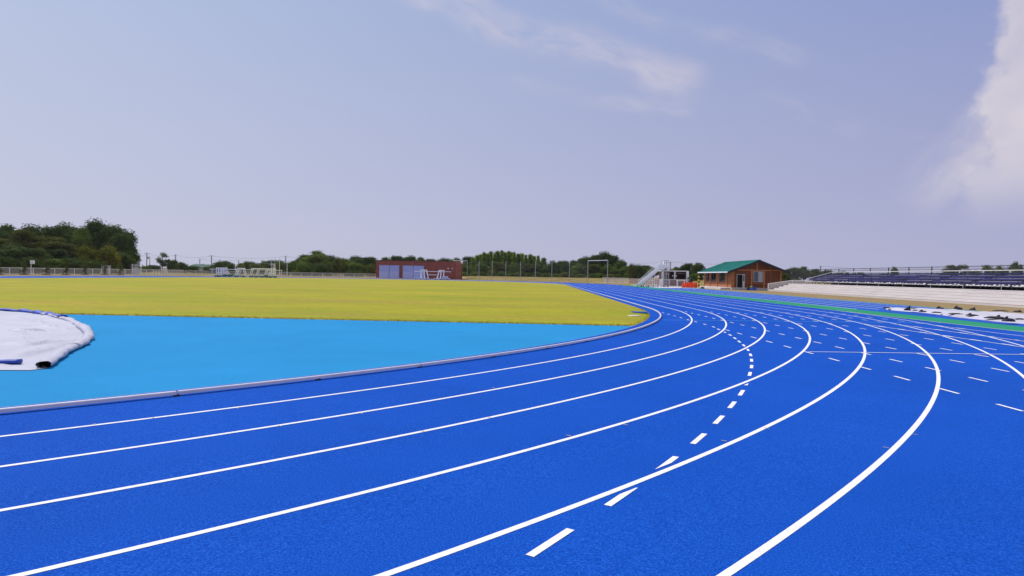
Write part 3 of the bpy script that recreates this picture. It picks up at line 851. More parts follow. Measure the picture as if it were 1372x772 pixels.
# bundled blue tarp by the hut
p = gnd(1009, 389.3)
bm = bmesh.new(); bmesh.ops.create_icosphere(bm, subdivisions=4, radius=1)
for v in bm.verts:
    v.co *= 1+.3*mnoise.noise(v.co*1.6)+.14*mnoise.noise(v.co*4); v.co.x *= .55; v.co.y *= .4; v.co.z = max(-.1, v.co.z)*.40
me = bpy.data.meshes.new('tarp_bundle'); bm.to_mesh(me); bm.free(); me.materials.append(BLUETARP); me.polygons.foreach_set('use_smooth', [True]*len(me.polygons))
o = bpy.data.objects.new('tarp_bundle', me); COL.objects.link(o); o.location = (p.x, p.y, ZO+.04)
tag(o, 'crumpled blue tarpaulin bundle on the ground below the hut window', 'tarpaulin')
bm = bmesh.new(); bmesh.ops.create_icosphere(bm, subdivisions=3, radius=1)
for v in bm.verts:
    v.co *= 1+.25*mnoise.noise(v.co*2.1); v.co.x *= .34; v.co.y *= .3; v.co.z = max(-.15, v.co.z)*.36
me = bpy.data.meshes.new('dark_bag'); bm.to_mesh(me); bm.free(); me.materials.append(BAG); me.polygons.foreach_set('use_smooth', [True]*len(me.polygons))
o = bpy.data.objects.new('dark_bag', me); COL.objects.link(o); q = gnd(1003.5, 388.9); o.location = (q.x, q.y+.2, ZO+.05)
tag(o, 'black bag leaning on the left of the blue tarpaulin bundle', 'bag')
bm = bmesh.new(); bmesh.ops.create_icosphere(bm, subdivisions=3, radius=1)
for v in bm.verts:
    v.co *= 1+.25*mnoise.noise(v.co*2.6); v.co.x *= .2; v.co.y *= .18; v.co.z *= .13
me = bpy.data.meshes.new('yellow_pouch'); bm.to_mesh(me); bm.free(); me.materials.append(mat('yellow_green_cloth', (.45, .5, .04), .7)); me.polygons.foreach_set('use_smooth', [True]*len(me.polygons))
o = bpy.data.objects.new('pouch', me); COL.objects.link(o); o.location = (p.x-.28, p.y, ZO+.47)
tag(o, 'small yellow-green pouch on top of the blue tarpaulin bundle', 'pouch')

# ================================================================== judges' stand (stepped platform on wheels)
js = thing('judges_stand', 'white stepped judges platform with a lattice tower on small wheels', 'judges stand', (*P(71, 48.7), zg(*P(71, 49))), TH)
JH, JL, JW = 3.35, 3.9, 1.9
mb = MB()
for y in (0, JW):
    dv = Vector((JL, 0, JH)); c = dv*.5+Vector((0, y, .1)); ang = math.atan2(JH, JL)
    M = Matrix.Rotation(-ang, 4, 'Y')
    mb.box(c+Vector((0, 0, .06)), (dv.length, .06, .42), M=M)
    mb.tube([(.3, y, 1.0), (JL*.93, y, JH+.75)], .03, 6)
    for k in range(5): 
        q = k/4*.9+.06; mb.tube([(JL*q, y, JH*q+.15), (JL*q, y, JH*q+.15+.78)], .022, 6)
mb.build('stringer', WHITE, js)
for k in range(9):
    q = (k+.6)/9.2; mb = MB(); mb.box((JL*q+.12, JW/2, JH*q+.12), (.42, JW-.07, .05)); mb.build('step', OFFWHITE, js)
mb = MB()                                    # top platform and its guard panel
mb.box((JL+.42, JW/2, JH+.1), (.85, JW, .07)); mb.build('platform', OFFWHITE, js)
mb = MB(); mb.box((JL-.25, -.02, JH-.15), (.95, .03, .75)); mb.build('side_panel', WHITE, js)
mb = MB()                                    # tower lattice
tx0, tx1 = JL+.12, JL+.92
for x in (tx0, tx1):
    for y in (0, JW): mb.tube([(x, y, .1), (x, y, JH+.95)], .045, 6)
for y in (0, JW):
    for k in range(7):
        z = .2+k*.48; mb.tube([(tx0, y, z), (tx1, y, z)], .032, 6); mb.tube([(tx0, y, z), (tx1, y, z+.48)] if k % 2 else [(tx1, y, z), (tx0, y, z+.48)], .028, 6)
    mb.tube([(tx0, y, JH+.95), (tx1, y, JH+.95)], .03, 6); mb.tube([(tx0, y, JH+.6), (tx1, y, JH+.6)], .025, 6)
mb.tube([(tx1, 0, JH+.95), (tx1, JW, JH+.95)], .03, 6); mb.tube([(tx1, 0, JH+.5), (tx1, JW, JH+.5)], .03, 6)
mb.build('tower', GREY, js)
mb = MB(); mb.box((tx0+.12, JW/2, JH+.62), (.05, JW*.8, .6)); mb.build('guard_panel', WHITE, js)
mb = MB()                                    # under-frame
for y in (0, JW):
    mb.box((JL/2+.7, y, .22), (JL-.2, .07, .08)); mb.tube([(JL*.38, y, .2), (JL*.38, y, JH*.38)], .035, 6); mb.tube([(JL*.66, y, .2), (JL*.66, y, JH*.62)], .035, 6)
    mb.tube([(JL*.36, y, 1.05), (JL*.66, y, 1.05)], .03, 6); mb.tube([(JL*.38, y, .25), (JL*.66, y, 1.6)], .028, 6)
mb.build('frame', WHITE, js)
mb = MB(); mb.box((JL-.28, -.03, .78), (.62, .03, 1.05)); mb.build('base_panel', WHITE, js)
for x in (.75, 1.6, 2.35, 3.1, 4.05, 4.7):
    for y in (-.05, JW+.05):
        mb = MB(); mb.tube([(x, y-.04, .12), (x, y+.04, .12)], .125, 12); mb.build('wheel', DARK, js)

# ================================================================== open-fronted shelter with mesh fence, table, cones
def ypx(px, Y, z): 
    d = ray(px, 375); k = Y/d.y; return Vector((d.x*k, Y, z))
SY = 112.0
a, b = ypx(887.5, SY, ZO), ypx(920.5, SY, ZO)
sh = thing('equipment_shelter', 'white framed open shelter with two dark bays behind the judges platform', 'shelter', (a.x, SY, ZO))
w = b.x-a.x; HH = 2.62
for x in (.06, w*.50, w-.06):
    mb = MB(); mb.box((x, 0, HH/2), (.24, .16, HH)); mb.build('post', OFFWHITE, sh)
mb = MB(); mb.box((w/2, 1.3, HH+.06), (w+.24, 3.0, .16)); mb.build('roof', OFFWHITE, sh)
mb = MB(); mb.box((w/2, 2.6, HH/2), (w, .1, HH)); mb.box((0.05, 1.4, HH/2), (.08, 2.4, HH)); mb.box((w-.05, 1.4, HH/2), (.08, 2.4, HH)); mb.build('wall', BRICKIN, sh)
for x in (w*.43, w*.57):
    mb = MB(); mb.tube([(x, .1, HH*.70), (x, .16, HH*.70)], .10, 10); mb.build('lamp', WHITE, sh)
mb = MB(); mb.box((w*.76, .4, HH*.88), (w*.34, .08, .05)); mb.build('light_bar', GREY, sh)
# white cylinder on the right front corner
mb = MB(); mb.tube([(w+.1, -.1, HH-1.0), (w+.1, -.1, HH+.1)], .17, 12); mb.build('tank', WHITE, sh)
mf = thing('mesh_fence', 'low white framed mesh fence standing in front of the open shelter', 'fence', (a.x-.2, SY-.8, ZO))
wf_ = w+.6; FH = 1.22
for x in (0, wf_*.26, wf_*.52, wf_*.78, wf_):
    mb = MB(); mb.tube([(x, 0, 0), (x, 0, FH)], .045, 6); mb.build('post', WHITE, mf)
for z in (FH, .12):
    mb = MB(); mb.tube([(0, 0, z), (wf_, 0, z)], .035, 6); mb.build('rail', WHITE, mf)
mb = MB(); mb.add([(0, .03, .12), (wf_, .03, .12), (wf_, .03, FH), (0, .03, FH)], [(0, 1, 2, 3)]); mb.build('mesh', MESHP, mf)
tp = ypx(908, 108, ZO)
tb = thing('folding_table', 'white topped table standing behind the orange cones', 'table', (tp.x, 108, ZO))
mb = MB(); mb.box((.85, .3, 1.03), (1.8, .6, .09)); mb.build('table_top', WHITE, tb)
for x in (.05, 1.65):
    for y in (.08, .52):
        mb = MB(); mb.tube([(x, y, 0), (x, y, 1.0)], .03, 6); mb.build('leg', WHITE, tb)
# cones
cone_rows = [(915.5, 'leftmost'), (918.2, 'second from the left'), (920.6, 'third from the left'), (923.0, 'fourth from the left'), (925.6, 'fifth from the left'), (928.0, 'third from the right'), (930.4, 'second from the right'), (932.8, 'rightmost')]
first = None
for i, (px, lab) in enumerate(cone_rows):
    q = ypx(px, 99.2+.5*(i % 2), ZO+.016)
    full = f'orange traffic cone, {lab} of the row in front of the hut porch'
    if first is None:
        first = thing('traffic_cone', full, 'traffic cone', q, 0, 'orange cones grouped by the hut'); o = MB(); o.tube([(0, 0, .05), (0, 0, .88)], [.235, .075], 14); o.build('cone_body', ORANGE, first)
        o = MB(); o.box((0, 0, .025), (.52, .52, .05)); o.build('base', DARK, first)
        kids(first)
    else: dup(first, q, random.random(), label=full)
# black bin and striped bollard among the cones
q = ypx(925.8, 102.2, ZO+.016); mb = MB(); mb.tube([(0, 0, 0), (0, 0, .25), (0, 0, 1.0), (0, 0, 1.35), (0, 0, 1.55)], [.24, .27, .30, .26, .12], 12)
o = tag(mb.build('waste_bin', DARK, smooth=True), 'black round-topped bin standing behind the orange cones', 'bin'); o.location = q
q = ypx(936.3, 98.6, ZO+.016); bl = thing('striped_bollard', 'yellow and black striped pole beside the hut porch', 'bollard', q)
for k in range(7):
    mb = MB(); mb.tube([(0, 0, k*.26), (0, 0, k*.26+.26)], .13, 10); mb.build('stripe', YELLOW if k % 2 == 0 else DARK, bl)
q = ypx(941.5, 95.5, ZO+.01); mb = MB(); mb.box((0, 0, .08), (.55, .4, .16)); mb.box((0, 0, .19), (.3, .25, .08))
o = tag(bevel(mb.build('base_weight', DARK), .03), 'small black weight lying on the pale paving by the hut', 'weight'); o.location = q

# ================================================================== beige panel fence between the goal frame and the judges platform
p0, p1 = on_R(807, 55.5), on_R(842, 56.5); p2 = ypx(886, 118, ZO)
def panel_fence(name, label, pts, h, mp, mm, spacing, rail_r=.03, post_r=.04, mmat=MESHW):
    f = thing(name, label, 'fence', pts[0])
    o0 = Vector(pts[0]); path = [Vector(q)-o0 for q in pts]
    for i in range(len(path)-1):
        a, b = path[i], path[i+1]; n = max(1, round((b-a).length/spacing))
        for j in range(n+(1 if i == len(path)-2 else 0)):
            q = a.lerp(b, j/n); mb = MB(); mb.tube([(q.x, q.y, q.z), (q.x, q.y, q.z+h)], post_r, 6); mb.build('post', mp, f)
        for z in (h-.03, .12):
            mb = MB(); mb.tube([a+Vector((0, 0, z)), b+Vector((0, 0, z))], rail_r, 6); mb.build('rail', mp, f)
        if mm:
            e = Vector((.0, .04, 0)); mb = MB(); mb.add([a+e+Vector((0, 0, .1)), b+e+Vector((0, 0, .1)), b+e+Vector((0, 0, h-.04)), a+e+Vector((0, 0, h-.04))], [(0, 1, 2, 3)]); mb.build('mesh', mmat, f)
    return f
panel_fence('panel_fence', 'beige slatted panel fence right of the white goal-shaped frame', [p0, p1], 1.25, OFFWHITE, True, 2.2, .035, .05, MESHB)
panel_fence('panel_fence', 'brown mesh fence seen behind the stepped judges platform', [p1+Vector((.3, -.2, 0)), p2], 1.2, GREY, True, 2.6, .03, .045, MESHP)

# ================================================================== white mesh boundary fence on the far left
TFN = -58.0
c0, c1 = on_t(-60, TFN), on_t(205, TFN); c1 = Vector((c1.x, c1.y, ZO))
c2 = on_t(252, TFN) if False else ypx(246, 181, ZO); c3 = ypx(503, 181, ZO)
panel_fence('boundary_fence', 'long white mesh fence along the back straight on the left', [c0, c1, c2], 1.22, WHITE, True, 2.6, .045, .055, MESHW)
panel_fence('boundary_fence', 'white mesh fence crossing behind the far bend up to the brick store', [c2+Vector((.3, .2, 0)), c3], 1.12, OFFWHITE, True, 3.0, .04, .055, MESHW)
# little gate and roofed booth
q = on_t(183, TFN+.8)
bt = thing('entrance_gate', 'white mesh gate between two tall posts beside the little roofed booth', 'gate', q)
for x in (-1.0, 1.0):
    mb = MB(); mb.tube([(x, 0, 0), (x, 0, 2.4)], .07, 8); mb.build('post', WHITE, bt)
mb = MB(); mb.box((0, 0, .85), (1.8, .04, 1.5)); mb.build('gate_leaf', MESHW, bt)
q = on_t(178, TFN-5); bo = thing('booth', 'small booth with a dark pitched roof behind the white gate', 'booth', q)
mb = MB(); mb.box((0, 0, 1.0), (1.3, 1.4, 2.0)); mb.build('wall', GREY, bo)
mb = MB(); mb.prism([(-1.0, -1.0, 2.0), (1.0, -1.0, 2.0), (.0, -1.0, 2.45)], (0, 0, 0), (0, 2.0, 0)); fixn(mb.build('roof', mat('dark_slate_roof', (.09, .085, .09), .8), bo))
q = on_t(41.5, TFN+.7); sg = thing('pole_box', 'white box on a thin white pole in front of the left wood', 'meter box', q)
mb = MB(); mb.tube([(0, 0, 0), (0, 0, 2.2)], .06, 8); mb.build('pole', WHITE, sg)
mb = MB(); mb.box((.25, 0, 2.25), (.62, .3, .66)); mb.build('box', WHITE, sg)
q = on_t(142, TFN-2); mb = MB(); mb.box((0, 0, 1.0), (1.5, .8, 1.75)); mb.box((0, 0, 1.92), (1.65, .95, .1))
o = tag(mb.build('utility_cabinet', GREY), 'grey utility cabinet behind the white fence below the yellow-green trees', 'cabinet'); o.location = q
q = ypx(219.5, 178, ZO); mb = MB(); mb.box((0, 0, .8), (1.2, .8, 1.5)); mb.box((0, 0, 1.6), (1.35, .95, .1))
o = tag(mb.build('utility_cabinet', OFFWHITE), 'white utility cabinet standing at the fence below the lone airy tree', 'cabinet'); o.location = q

# ================================================================== brick equipment store
BY = 173.0
a, b = ypx(503.5, BY+2, ZO), ypx(610.5, BY-1, ZO)
bw = (b-a).length; brz = math.atan2(b.y-a.y, b.x-a.x)
bs = thing('brick_store', 'flat-roofed dark red brick equipment store with two pairs of blue doors', 'storage building', a, brz)
BH = 4.75; BD = 8.0
X = lambda px: (px-503.5)/(610.5-503.5)*bw
mb = MB()
doors = [(X(507.5), X(535.2)), (X(539.3), X(568.2))]; dh = 3.55
prev = 0
for d0, d1 in doors:
    mb.box(((prev+d0)/2, .15, BH/2), (d0-prev, .3, BH)); mb.box(((d0+d1)/2, .15, (dh+BH)/2), (d1-d0, .3, BH-dh)); prev = d1
mb.box(((prev+bw)/2, .15, BH/2), (bw-prev, .3, BH))
mb.box((.15, BD/2, BH/2), (.3, BD-.3, BH)); mb.box((bw-.15, BD/2, BH/2), (.3, BD-.3, BH)); mb.box((bw/2, BD, BH/2), (bw, .3, BH))
mb.build('wall', BRICK, bs)
mb = MB(); mb.box((bw/2, BD/2, BH-.2), (bw-.6, BD-.6, .12)); mb.build('roof', GREY, bs)
mb = MB(); mb.box((bw/2, .15, BH+.05), (bw+.12, .42, .10)); mb.box((bw/2, BD, BH+.05), (bw+.12, .42, .10)); mb.build('coping', mat('dark_coping', (.07, .02, .018), .7), bs)
mb = MB(); mb.box((bw*.4, .1, .05), (bw*.9, 1.0, .1)); mb.build('threshold', PAVE, bs)
for d0, d1 in doors:
    for e0, e1 in ((d0, (d0+d1)/2-.03), ((d0+d1)/2+.03, d1)):
        mb = MB(); mb.box(((e0+e1)/2, .17, dh/2+.05), (e1-e0-.04, .08, dh-.1)); dob = mb.build('door', DOORB, bs)
        mb = MB(); mb.box(((e0+e1)/2, .115, dh*.26+.06), (e1-e0-.12, .03, dh*.45)); mb.build('lower_panel', DOORB2, dob)
for d0 in (doors[0][0]-.25, doors[0][1]+.2, doors[1][1]+.2):
    mb = MB(); mb.tube([(d0, -.05, .05), (d0, -.05, 1.6)], .07, 8); mb.build('guard_post', mat('orange_brown_paint', (.30, .085, .03), .6), bs)
for x in (X(600.5), X(606)):
    mb = MB(); mb.box((x, -.06, 2.9), (.3, .14, .3)); mb.build('wall_lamp', OFFWHITE, bs)

# ================================================================== white wheeled goals and equipment frames
def goal_frame(name, label, loc, scale, seq, width, H, group, green=True):
    """tubular football goals parked together: long crossbar, uprights, slanted stays, base rails on wheels"""
    g_ = thing(name, label, 'goal', loc, 0, group)
    mb = MB(); mb.tube([(0, 0, H*.86), (width, 0, H*.86)], .055, 8); mb.build('crossbar', WHITE, g_)
    for kind, x0, x1 in seq:
        mb = MB()
        if kind == 'A':       # slanted pair of stays with rungs
            for y in (-.4, .5):
                mb.tube([(x0, y, .2), (x1, y, H)], .085, 8)
            mb.tube([(x1, -.4, H), (x1, .5, H)], .07, 8)
            for k in (.35, .65): mb.tube([(x0+(x1-x0)*k, -.4, .2+(H-.2)*k), (x0+(x1-x0)*k, .5, .2+(H-.2)*k)], .05, 6)
            mb.build('slanted_stay', WHITE, g_)
        elif kind == 'V':
            for y in (-.4, .5): mb.tube([(x0, y, .2), (x0, y, H)], .085, 8)
            mb.tube([(x0, -.4, H), (x0, .5, H)], .06, 8); mb.build('upright', WHITE, g_)
        elif kind == 'T':     # thin top bar
            for y in (-.4, .5): mb.tube([(x0, y, H), (x1, y, H)], .085, 8)
            for q_ in (x0, x1): mb.tube([(q_, -.4, H), (q_, .5, H)], .06, 8)
            mb.build('top_bar', WHITE, g_)
        elif kind == 'M':
            for y in (-.4, .5): mb.tube([(x0, y, H*.5), (x1, y, H*.5)], .06, 8)
            mb.build('middle_bar', WHITE, g_)
        elif kind == 'B':
            mb.box(((x0+x1)/2, 0, .27), (x1-x0, 1.3, .16)); mb.build('base_rail', GNET if green else WHITE, g_)
        elif kind == 'N':
            for i in range(8): mb.tube([(x0+(x1-x0)*i/8, -.5, .42+.06*math.sin(i*2.1)), (x0+(x1-x0)*(i+1.2)/8, -.45, .46+.06*math.cos(i*1.7))], .12, 6)
            mb.build('folded_net', GNET, g_)
        elif kind == 'W':
            for y in (-.5, .5): mb.tube([(x0, y-.06, .14), (x0, y+.06, .14)], .14, 10)
            mb.build('wheel', DARK, g_)
        elif kind == 'P':
            mb.tube([(x0, 0, 0), (x0, 0, H*.86)], .05, 8); mb.build('post', WHITE, g_)
        elif kind == 'X':
            mb.box(((x0+x1)/2, -.45, .58), (x1-x0, .9, .62)); mb.build('crate', OFFWHITE, g_)
    return g_
GY = 141.0
k_ = GY/F_PX
def sx(px, o): return (px-o)*k_*1.02
o_ = 281
q = ypx(o_, GY, ZO-.08); Hg = 1.92
goal_frame('wheeled_goal', 'left of the two white goals on wheeled green bases by the left fence', q, 1,
    [('P', sx(284, o_), 0), ('V', sx(290.8, o_), 0), ('V', sx(294, o_), 0), ('V', sx(297.5, o_), 0), ('T', sx(290.5, o_), sx(303, o_)), ('M', sx(290.5, o_), sx(301, o_)), ('A', sx(306.5, o_), sx(301.5, o_)), ('A', sx(302, o_), sx(297.5, o_)),
     ('A', sx(314.5, o_), sx(318.5, o_)), ('A', sx(328.5, o_), sx(325.5, o_)), ('T', sx(318, o_), sx(326, o_)), ('A', sx(318, o_), sx(321.5, o_)),
     ('B', sx(289, o_), sx(328, o_)), ('N', sx(300, o_), sx(313, o_)), ('W', sx(289.5, o_), 0), ('W', sx(294, o_), 0), ('W', sx(300, o_), 0), ('W', sx(307, o_), 0), ('W', sx(316, o_), 0), ('W', sx(326, o_), 0)],
    sx(330, o_), Hg, 'white goals parked by the far left fence')
o_ = 331
q = ypx(o_, GY, ZO-.08)
goal_frame('wheeled_goal', 'right of the two white goals on wheeled green bases by the left fence', q, 1,
    [('P', sx(376.3, o_), 0), ('A', sx(335, o_), sx(338, o_)), ('T', sx(337.5, o_), sx(346, o_)), ('A', sx(343, o_), sx(346.5, o_)), ('A', sx(354, o_), sx(357.5, o_)), ('T', sx(345.5, o_), sx(367.5, o_)), ('V', sx(361, o_), 0), ('V', sx(364, o_), 0), ('V', sx(367.2, o_), 0), ('M', sx(358, o_), sx(367, o_)),
     ('B', sx(335, o_), sx(369, o_)), ('N', sx(354.5, o_), sx(359, o_)), ('W', sx(336, o_), 0), ('W', sx(343, o_), 0), ('W', sx(351, o_), 0), ('W', sx(357, o_), 0), ('W', sx(362, o_), 0), ('W', sx(368, o_), 0)],
    sx(377.3, o_), Hg, 'white goals parked by the far left fence')
GY = 163.0; k_ = GY/F_PX; o_ = 554
q = ypx(o_, GY, ZO-.04)
goal_frame('wheeled_goal', 'white goal with slanted stays and long crossbar before the brick store', q, 1,
    [('V', sx(563.6, o_), 0), ('A', sx(568.6, o_), sx(567.6, o_)), ('A', sx(573.5, o_), sx(570.8, o_)), ('T', sx(563.5, o_), sx(571, o_)), ('A', sx(584.8, o_), sx(587.6, o_)), ('A', sx(589.2, o_), sx(590.2, o_)), ('V', sx(593.6, o_), 0), ('T', sx(587.5, o_), sx(594, o_)),
     ('M', sx(573, o_), sx(584, o_)), ('B', sx(554.5, o_), sx(572.5, o_)), ('B', sx(581, o_), sx(602, o_)), ('X', sx(592, o_), sx(599.5, o_)), ('W', sx(557, o_), 0), ('W', sx(563, o_), 0), ('W', sx(571, o_), 0), ('W', sx(583, o_), 0), ('W', sx(590, o_), 0), ('W', sx(599, o_), 0)],
    sx(603.5, o_), 2.35, 'white goals parked by the far left fence', False)

# ================================================================== tall net posts beyond the far bend
RP = 54.0
posts = [641.6, 659.2, 677.5, 697.2, 717.2, 739.2, 762.6]
np_ = None
pl = ['leftmost', 'second from the left', 'third from the left', 'middle', 'third from the right', 'second from the right', 'rightmost']
pts_net = []
for i, px in enumerate(posts):
    q = on_R(px, RP); pts_net.append(q); lab = f'tall grey net post, {pl[i]} of the seven single posts beyond the bend'
    if np_ is None:
        np_ = thing('net_post', lab, 'post', q, 0, 'tall net posts beyond the far bend')
        mb = MB(); mb.tube([(0, 0, 0), (0, 0, 5.0)], .07, 10); mb.build('pole', GREY, np_); mb = MB(); mb.box((0, 0, .03), (.4, .4, .06)); mb.build('base_plate', GREY, np_); mb = MB(); mb.tube([(0, 0, 5.0), (0, 0, 5.06)], .1, 10); mb.build('cap', GREY, np_); kids(np_)
    else: dup(np_, q, label=lab)
def portal(px0, px1, R, h, label):
    a, b = on_R(px0, R), on_R(px1, R-.2); f = thing('net_gantry', label, 'net gantry', a, 0, 'goal-shaped net frames beyond the far bend'); d = b-a
    for q in (Vector((0, 0, 0)), Vector((d.x, d.y, d.z))):
        mb = MB(); mb.tube([q, (q.x, q.y, h)], .072, 10); mb.build('post', GREY, f)
    mb = MB(); mb.tube([(0, 0, h), (d.x, d.y, h)], .075, 10); mb.build('crossbar', OFFWHITE, f)
    return a, b
fa = portal(607.0, 625.7, RP+4.5, 5.1, 'goal-shaped grey frame with top bar just right of the brick store')
fb_ = portal(787.4, 813.8, RP-2.5, 5.0, 'tall goal-shaped grey frame in front of the dark rounded tree')
nt_ = thing('ball_net', 'faint grey netting hung between the tall posts beyond the bend', 'net')
path = [fa[1]]+pts_net+[fb_[0]]
for i in range(len(path)-1):
    a, b = path[i], path[i+1]; mb = MB(); mb.add([a+Vector((0, 0, .1)), b+Vector((0, 0, .1)), b+Vector((0, 0, 4.9)), a+Vector((0, 0, 4.9))], [(0, 1, 2, 3)]); mb.build('net_panel', NETM, nt_)
q = on_R(618.4, RP+5); lp = thing('lamp_post', 'black lamp post with a white square lantern beside the brick store', 'lamp post', q)
mb = MB(); mb.tube([(0, 0, 0), (0, 0, 4.3)], .07, 8); mb.build('pole', BLACKM, lp)
mb = MB(); mb.tube([(0, 0, 4.25), (0, 0, 4.4), (0, 0, 4.85), (0, 0, 5.05)], [.18, .30, .34, .08], 8); mb.build('lantern', WHITE, lp)
# slim white masts by the left fence
mp = None
for i, (px, py, Y, lab) in enumerate(((363.2, 350, 172, 'shortest slim white mast behind the right-hand parked goal'), (374.3, 344.5, 176, 'tallest slim white mast, middle of the three'), (384.5, 350.5, 170, 'slim white mast right of the two others near the fence'))):
    tz = at(px, py, Y).z; q = ypx(px, Y, ZO); m_ = thing('flag_mast', lab, 'mast', q, 0, 'slim white masts by the left fence')
    mb = MB(); mb.tube([(0, 0, 0), (0, 0, tz-ZO)], [.09, .05], 8); mb.build('pole', WHITE, m_); mb = MB(); mb.tube([(0, 0, 0), (0, 0, .25)], .16, 8); mb.build('base', CONC, m_)

# ================================================================== utility poles and wires
poles = [(186.5, 340, 250, 'slender utility pole just right of the left wood'), (196.5, 338.5, 260, 'utility pole with a wide crossarm and transformer'), (200.5, 344, 330, 'short distant utility pole beside the transformer pole'),
         (235, 341, 255, 'utility pole standing between the lone tree and the low bushes'), (267.5, 347, 300, 'plain utility pole over the low green roofs'), (283.2, 342, 245, 'tall utility pole above the left parked goal'),
         (294.5, 348, 330, 'thin far utility pole right of the tall one above the goals'), (319.5, 348.8, 340, 'thin far utility pole above the middle of the goals'), (382.5, 342.8, 250, 'utility pole left of the big round tree'),
         (898, 351, 260, 'utility pole behind the open shelter'), (1099, 356.5, 240, 'utility pole behind the left part of the stand')]
tops = {}
for px, py, Y, lab in poles:
    tp_ = at(px, py, Y); q = ypx(px, Y, ZO); h = tp_.z-ZO; tops[px] = tp_
    u_ = thing('utility_pole', lab, 'utility pole', q, 0, 'utility poles in the distance')
    mb = MB(); mb.tube([(0, 0, 0), (0, 0, h)], [.2, .13], 8); mb.build('pole', mat('grey_pole', (.17, .16, .18), .8), u_)
    mb = MB(); wd = 2.2 if px in (196.5, 283.2) else 1.3
    mb.box((0, 0, h-.35), (wd, .12, .14)); mb.box((0, 0, h-1.2), (wd*.6, .1, .1)); mb.build('crossarm', GREY, u_)
    if px == 196.5:
        mb = MB(); mb.tube([(.5, 0, h-2.6), (.5, 0, h-1.6)], .33, 8); mb.build('transformer', GREY, u_)
WIRE = mat('dark_cable', (.12, .12, .15), .6)
def wire(a, b, sag, lab):
    mb = MB(); mb.tube([a.lerp(b, i/16)+Vector((0, 0, -sag*4*(i/16)*(1-i/16))) for i in range(17)], .032, 4)
    tag(mb.build('overhead_cable', WIRE), lab, 'cable', 'overhead cables between the utility poles')
seq = [186.5, 196.5, 235, 283.2, 382.5]
labs = ['overhead cable from the slender pole to the transformer pole', 'overhead cable from the transformer pole past the lone tree', 'overhead cable left of the tall pole above the goals', 'overhead cable running right from the tall pole above the goals']
for i in range(4): wire(tops[seq[i]]-Vector((0, 0, .3)), tops[seq[i+1]]-Vector((0, 0, .3)), .8, labs[i])
wire(tops[382.5]-Vector((0, 0, .3)), at(470, 345, 300), .8, 'overhead cable running right behind the big round tree')
wire(tops[267.5], tops[319.5], .6, 'lower overhead cable between the thin far poles')
wire(at(800, 352, 300), tops[898], .5, 'overhead cable arriving at the pole behind the shelter from the left')
wire(tops[898], at(1000, 354, 320), .5, 'overhead cable leaving the pole behind the shelter towards the hut')
wire(tops[1099], at(1250, 361, 230), .6, 'overhead cable running right behind the stand')

# ================================================================== trees
def crown(seed, lobes, leaf, per, nq, core=.74, droop=0.0):
    rd = random.Random(seed); mb = MB(); tint = []
    for (cx_, cy_, cz_, rx, ry, rz_) in lobes:
        lt = rd.random()
        for _ in range(per):
            while True:
                v = Vector((rd.uniform(-1, 1), rd.uniform(-1, 1), rd.uniform(-1, 1)))
                if .05 < v.length <= 1: break
            v = v.normalized()*(.62+.43*rd.random()**.7)
            if v.z < -.75: continue
            c = Vector((cx_+v.x*rx, cy_+v.y*ry, cz_+v.z*rz_)); out = Vector((v.x/rx, v.y/ry, v.z/rz_)).normalized()
            ct = min(1, max(0, .5*lt+.5*rd.random()+.1*(rd.random()-.5)))
            cs = leaf*(1.1+1.3*rd.random())
            for _q in range(nq):
                p = c+Vector((rd.gauss(0, 1), rd.gauss(0, 1), rd.gauss(0, .6)))*cs*.75
                nrm = (out*.8+Vector((rd.uniform(-1, 1), rd.uniform(-1, 1), rd.uniform(-.4, 1)))).normalized()
                e1 = nrm.orthogonal().normalized(); e1 = Matrix.Rotation(rd.random()*6.28, 3, nrm) @ e1; e2 = nrm.cross(e1)
                a = leaf*(.45+.5*rd.random()); b = a*(.5+.3*rd.random())
                mb.add([p-e1*a, p+e2*b*.9-nrm*a*.2, p+e1*a, p-e2*b*.9-nrm*a*.2], [(0, 1, 2, 3)]); tint.append(min(1, max(0, ct+.25*(rd.random()-.5))))
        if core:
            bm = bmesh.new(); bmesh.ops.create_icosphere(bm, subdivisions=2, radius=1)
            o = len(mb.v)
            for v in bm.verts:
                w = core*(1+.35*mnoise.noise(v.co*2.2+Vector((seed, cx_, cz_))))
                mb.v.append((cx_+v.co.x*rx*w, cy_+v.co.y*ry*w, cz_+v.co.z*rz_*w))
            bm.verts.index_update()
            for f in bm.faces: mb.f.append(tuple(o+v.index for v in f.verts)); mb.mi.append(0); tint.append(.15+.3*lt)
            bm.free()
    return mb, tint
def rlobes(seed, n, W, H0, H1, r0, r1, flat=.75):
    rd = random.Random(seed); out = [(0, 0, (H0+H1)/2, W*.62, W*.62, (H1-H0)*.42)]
    for i in range(n):
        a = 6.283*i/n+rd.random()*.8; d = W*(.35+.4*rd.random()); z = H0+(H1-H0)*(.18+.72*rd.random())
        d *= 1.0-.55*max(0, (z-(H0+H1)/2)/(H1-H0)*2)
        r = r0+(r1-r0)*rd.random(); out.append((d*math.cos(a), d*math.sin(a), z, r, r, r*flat))
    out.append((.1*W, 0, H1-r0*.7, r0*1.1, r0*1.1, r0*.75))
    return out
